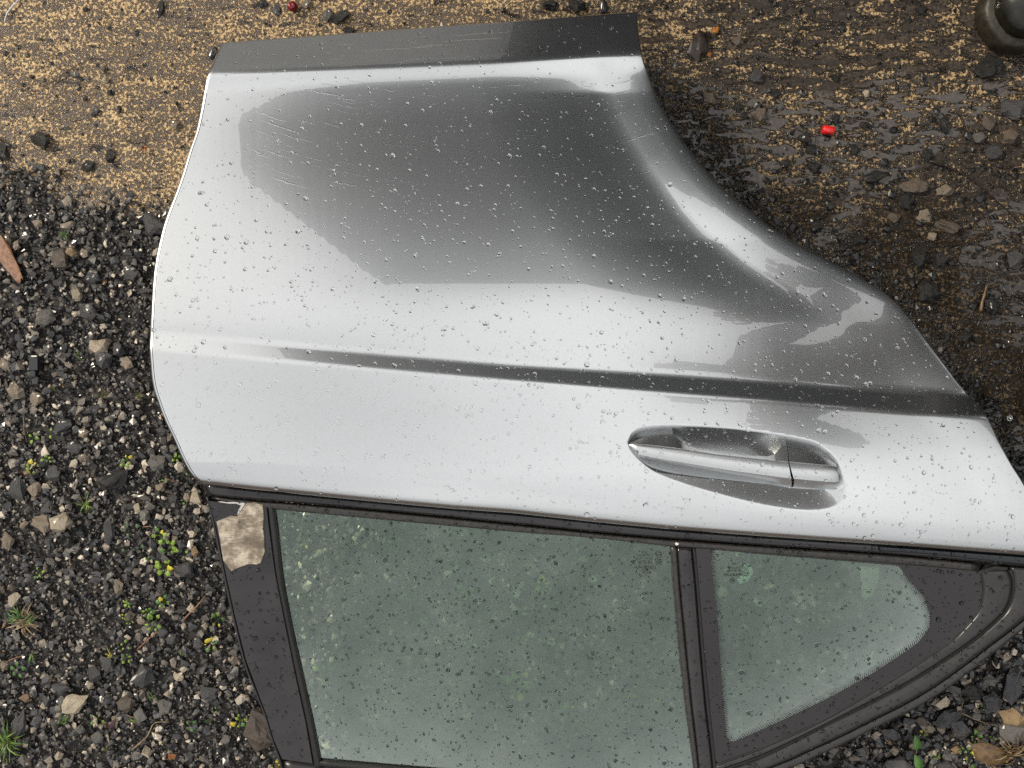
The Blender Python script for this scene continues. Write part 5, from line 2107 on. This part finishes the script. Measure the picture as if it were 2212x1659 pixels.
twig([(2074, 1546), (2077, 1528), (2082, 1511)], .8, "thin pale straw crossing the long straw", 'straw', "straw", "straw")
twig([(2062, 1588), (2068, 1575), (2070, 1560)], .8, "thin straw on the wide slate slab", 'straw', "straw", "straw")
twig([(2090, 1602), (2110, 1615), (2130, 1640), (2150, 1662)], 1.6, "yellow green stalk over the big dead leaf", 'straw', "stalk", "stalk")
twig([(2108, 1595), (2125, 1603), (2140, 1608)], 1.4, "pale stalk beside the clover-like sprig", 'straw', "stalk", "stalk")
twig([(690 * .0 + 397, 1338), (425, 1310), (444, 1286)], 2.0, "reddish brown stick left of the lower pillar", 'wood', "stick", "stick")
twig([(296, 1404), (318, 1383), (342, 1364)], 1.8, "reddish twig left of the tall dark slate", 'wood')
twig([(18, 1427), (35, 1421), (52, 1417)], 1.4, "reddish stalk under the withered grass tuft", 'wood')
twig([(285, 1620), (318, 1590), (333, 1562), (365, 1560)], 1.6, "forked dry stalk in the lower gravel", 'straw')
twig([(430, 1125), (445, 1133)], 1.0, "short reddish pine needle left of the pillar", 'wood')
twig([(308, 1138), (330, 1137)], 1.2, "short reddish needle above the parsley-like weed", 'wood')
twig([(362, 1034), (380, 1042), (395, 1044)], 1.0, "thin reddish needle near the door corner", 'wood')
twig([(51, 900), (52, 930), (58, 955)], .8, "thin dry straw near the left border", 'straw', "straw", "straw")
twig([(1590, 190), (1610, 198), (1630, 205)], 1.2, "dark fragment of twig by the two-tone slate", 'bark')

# white string in the top left corner
tag(tube("string", [W(*p, 0.003) for p in resample([(45, -5), (28, 12), (15, 30), (10, 48)], 16)], .0011, .0008, simple("white_cord", (0.6, 0.6, 0.62), 0.6)),
    "frayed white string in the top left corner", "string")


def rock_obj(name, px_, py_, a, b, rot, mm, lab, cat, z=.5, k=3):
    me_ = SHAPES[k].copy()
    me_.name = name
    me_.materials.clear()
    me_.materials.append(mm)
    h = ground_h(px_, py_)
    x, y, _ = W(px_, py_, h)
    o_ = link(name, me_)
    o_.location = (x, y, h + min(a, b) * S0 * z * .4)
    o_.scale = (a * S0, b * S0, min(a, b) * S0 * z * 1.6)
    o_.rotation_euler = (0, 0, math.radians(rot))
    return tag(o_, lab, cat)


rock_obj("bark_piece", 1510, 98, 46, 20, 68, LM['bark'], "soaked piece of dark bark lying right of the sill corner", "bark", .5, 5)
rock_obj("wood_scrap", 1546, 66, 10, 8, 30, LM['rust'], "reddish scrap of rotten wood at the tip of the bark", "wood scrap", .5, 6)
rock_obj("wood_scrap", 1531, 118, 8, 6, 120, LM['rust'], "small reddish wood scrap at the foot of the bark", "wood scrap", .5, 7)

# splinter of reddish wood at the left border
V = []
PTS = [(-12, 505), (2, 508), (20, 533), (42, 578), (51, 604), (46, 600), (44, 612), (36, 608), (20, 590), (0, 566), (-12, 560)]
for dz in (0.016, 0.004):
    for p in PTS:
        x, y, _ = W(p[0], p[1], dz)
        V.append((x, y, dz + 0.0012 * math.sin(p[1] * .21)))
n_ = len(PTS)
me_ = mesh("wood_splinter", V, [tuple(range(n_))[::-1], tuple(range(n_, 2 * n_))] + [(i, (i + 1) % n_, n_ + (i + 1) % n_, n_ + i) for i in range(n_)])
tag(link("wood_splinter", me_, LM['wood']), "reddish brown splinter of wood on the gravel at the left border", "wood")


def lathe(name, prof, m, seg=24, parent=None):
    V, F = [], []
    for (r_, z) in prof:
        for k in range(seg):
            a = 2 * math.pi * k / seg
            V.append((r_ * math.cos(a), r_ * math.sin(a), z))
    for i in range(len(prof) - 1):
        for k in range(seg):
            F.append((i * seg + k, i * seg + (k + 1) % seg, (i + 1) * seg + (k + 1) % seg, (i + 1) * seg + k))
    F.append(tuple(reversed(range(seg))))
    F.append(tuple((len(prof) - 1) * seg + k for k in range(seg)))
    return mesh(name, V, F, True)


M['red'] = simple("red_plastic", (0.62, 0.012, 0.014), 0.3, coat=0.4)
x, y, _ = W(1789, 281, 0.006)
rc = link("plastic_cap", lathe("plastic_cap", [(.0048, -.0078), (.0056, -.0074), (.0056, .0070), (.0052, .0076), (.0040, .0078)], M['red']), M['red'])  # red cylindrical cap lying on its side
rc.location = (x, y, 0.0056)
rc.rotation_euler = (0, math.radians(90), math.radians(-8))
tag(rc, "small bright red plastic cap lying on the wet concrete", "plastic piece")
x, y, _ = W(632, 14, 0.006)
be_ = link("berry", lathe("berry", [(.0015, -.0062), (.0050, -.0045), (.0068, 0), (.0055, .0042), (.0018, .0060), (.0012, .0050)], M['red']), simple("dark_red_berry", (0.16, 0.006, 0.008), 0.25))
be_.location = (x, y, 0.006)
tag(be_, "dark red round berry on the top border above the sill", "berry")
# threaded metal nut by the second boot
M['metal'] = simple("bright_metal", (0.35, 0.35, 0.36), 0.22, metal=1.0)
x, y, _ = W(2181, 903, 0.004)
nt_ = link("metal_ring", lathe("metal_ring", [(.0024, 0), (.0044, 0.0004), (.0047, .0018), (.0043, .0026), (.0034, .0029), (.0027, .0022), (.0024, 0.0006)], M['metal']), M['metal'])
nt_.location = (x, y, 0.002)
tag(nt_, "small shiny metal ring nut right of the door edge", "nut")

# black plastic plug
pg = empty("plastic_plug", W(72, 788, 0.012), "black rectangular plastic plug standing in the gravel at left", "plug")
bk = simple("black_plastic", (0.012, 0.014, 0.018), 0.35)


def plug_box(name, x0, y0, x1, y1, z0, z1, m_):
    a = W(x0, y0, z1)
    b_ = W(x1, y1, z1)
    me_ = box_mesh(name, a[0], b_[0], b_[1], a[1], z0, z1)
    o_ = link(name, me_, m_, None)
    bv = o_.modifiers.new("bevel", 'BEVEL')
    bv.width = .0006
    bv.segments = 2
    o_.parent = pg
    o_.location = -pg.location
    return o_


plug_box("plug_body", 62, 771, 81, 800, .006, .024, bk)
plug_box("plug_collar", 60, 767, 78, 772, .010, .018, bk)
plug_box("plug_tip", 64, 801, 76, 814, .006, .017, bk)
plug_box("plug_tab", 67, 768, 79, 771, .0245, .027, simple("white_plastic", (0.75, 0.72, 0.62), 0.4))

# autumn leaf debris, snail shell, purple and dead leaves
e = empty("autumn_leaf", W(312, 320, 0.003), "curled orange brown autumn leaf on the concrete near the door", "leaf")
for a_, l_, c_ in ((200, 9, 'rust'), (70, 10, 'dead'), (300, 12, 'rust'), (10, 10, 'rust'), (140, 8, 'dead')):
    child("leaf_lobe", leaf_me(l_ * S0, l_ * S0 * .7, a_, 2, .3), LM[c_], e, (0, 0, 0.001), (0.2, -.3, math.radians(a_)))
x, y, _ = W(228, 173, 0.003)
sn = link("snail_shell", lathe("snail_shell", [(.0040, 0), (.0046, .0012), (.0040, .0028), (.0030, .0032), (.0026, .0040), (.0014, .0044), (.0010, .0050)], M['metal']), simple("pale_shell", (0.30, 0.26, 0.18), 0.4, nscale=400, namp=.5))
sn.location = (x, y, 0.001)
tag(sn, "small round pale snail shell on the left concrete", "snail shell")


def fallen(px_, py_, ln_, wd_, a_, col, lab, lobes=0, rim=None):
    h = ground_h(px_, py_) + 0.004
    x_, y_, _ = W(px_, py_, h)
    e_ = empty("fallen_leaf", (x_, y_, h), lab, "leaf")
    child("leaf_blade", leaf_me(ln_ * S0, wd_ * S0, 5, lobes, .12, .0005), LM[col], e_, (-ln_ * S0 * .5 * math.cos(math.radians(a_)), -ln_ * S0 * .5 * math.sin(math.radians(a_)), 0), (0.12, 0, math.radians(a_)))
    if rim:
        pts = []
        for t in np.linspace(0.05, 0.95, 12):
            w = wd_ * .5 * math.sin(math.pi * min(1, t ** .8 * .96 + .04)) ** .75
            u, v = (t - .5) * ln_, -w
            ca_, sa_ = math.cos(math.radians(a_)), math.sin(math.radians(a_))
            pts.append(((u * ca_ - v * sa_) * S0, (u * sa_ + v * ca_) * S0, .0015))
        tube("leaf_rim", pts, .0012, .0008, LM[rim], None, 5).parent = e_
    return e_


fallen(2140, 1626, 88, 44, 160 + 180, 'dead', "big brown dead leaf with a yellow lower edge in the corner", 0, 'yellow')
fallen(243, 1564, 26, 14, 55, 'purple', "dark purple fallen leaf in the lower gravel", 1)
fallen(372, 1633, 18, 14, 10, 'rust', "orange red dead leaf on the bottom border", 2)
fallen(452, 1382, 22, 9, 25, 'yellow', "bright yellow fallen leaf beside the pillar")
fallen(2035, 1515, 1, 1, 0, 'dead', "x") if False else None
fallen(700, 1470, 40, 7, 160, 'straw', "pale straw coloured leaf under the left side of the glass")
fallen(880, 1245, 30, 6, 120, 'straw', "pale slender leaf under the upper middle of the glass")
fallen(1265, 1560, 60, 10, 320, 'dead', "long brown leaf under the lower part of the glass")
fallen(1596, 1240, 8, 8, 0, 'straw', "x") if False else None

# pale scrap of paper under the quarter glass, white specks
wp = simple("white_paper", (0.62, 0.70, 0.66), 0.6, nscale=60, namp=.15)
hq = lambda a, b: 0.018
tag(plate("paper_scrap", [(1600, 1226), (1612, 1216), (1622, 1222), (1628, 1236), (1615, 1256), (1598, 1262), (1592, 1252), (1604, 1240)], hq, wp, None, thick=.0006, off=0, bevel=.3),
    "scrap of pale paper lying under the rear quarter glass", "paper")
tag(plate("paper_scrap", [(1856, 1222), (1900, 1226), (1896, 1262), (1884, 1288), (1862, 1292), (1860, 1250)], hq, simple("pale_card", (0.42, 0.44, 0.33), .7, nscale=50, namp=.3), None, thick=.0008, off=0, bevel=.3),
    "larger yellowish card under the right end of the quarter glass", "card")
tag(plate("bird_dropping", [(1458, 1173), (1462, 1172), (1467, 1174), (1465, 1178), (1460, 1178)], hw, simple("white_dropping", (0.75, 0.70, 0.6), .7), None, thick=.001, off=.005, bevel=.6),
    "tiny white bird dropping on top of the divider bar", "dropping")
tag(plate("white_scrap", [(952, 50), (955, 46), (954, 52), (957, 56), (953, 55), (951, 57)], lambda a, b: .004, simple("white_scrap", (0.8, 0.78, 0.72), .6), None, thick=.0008, off=0, bevel=.2),
    "tiny white scrap on the concrete above the sill", "scrap")
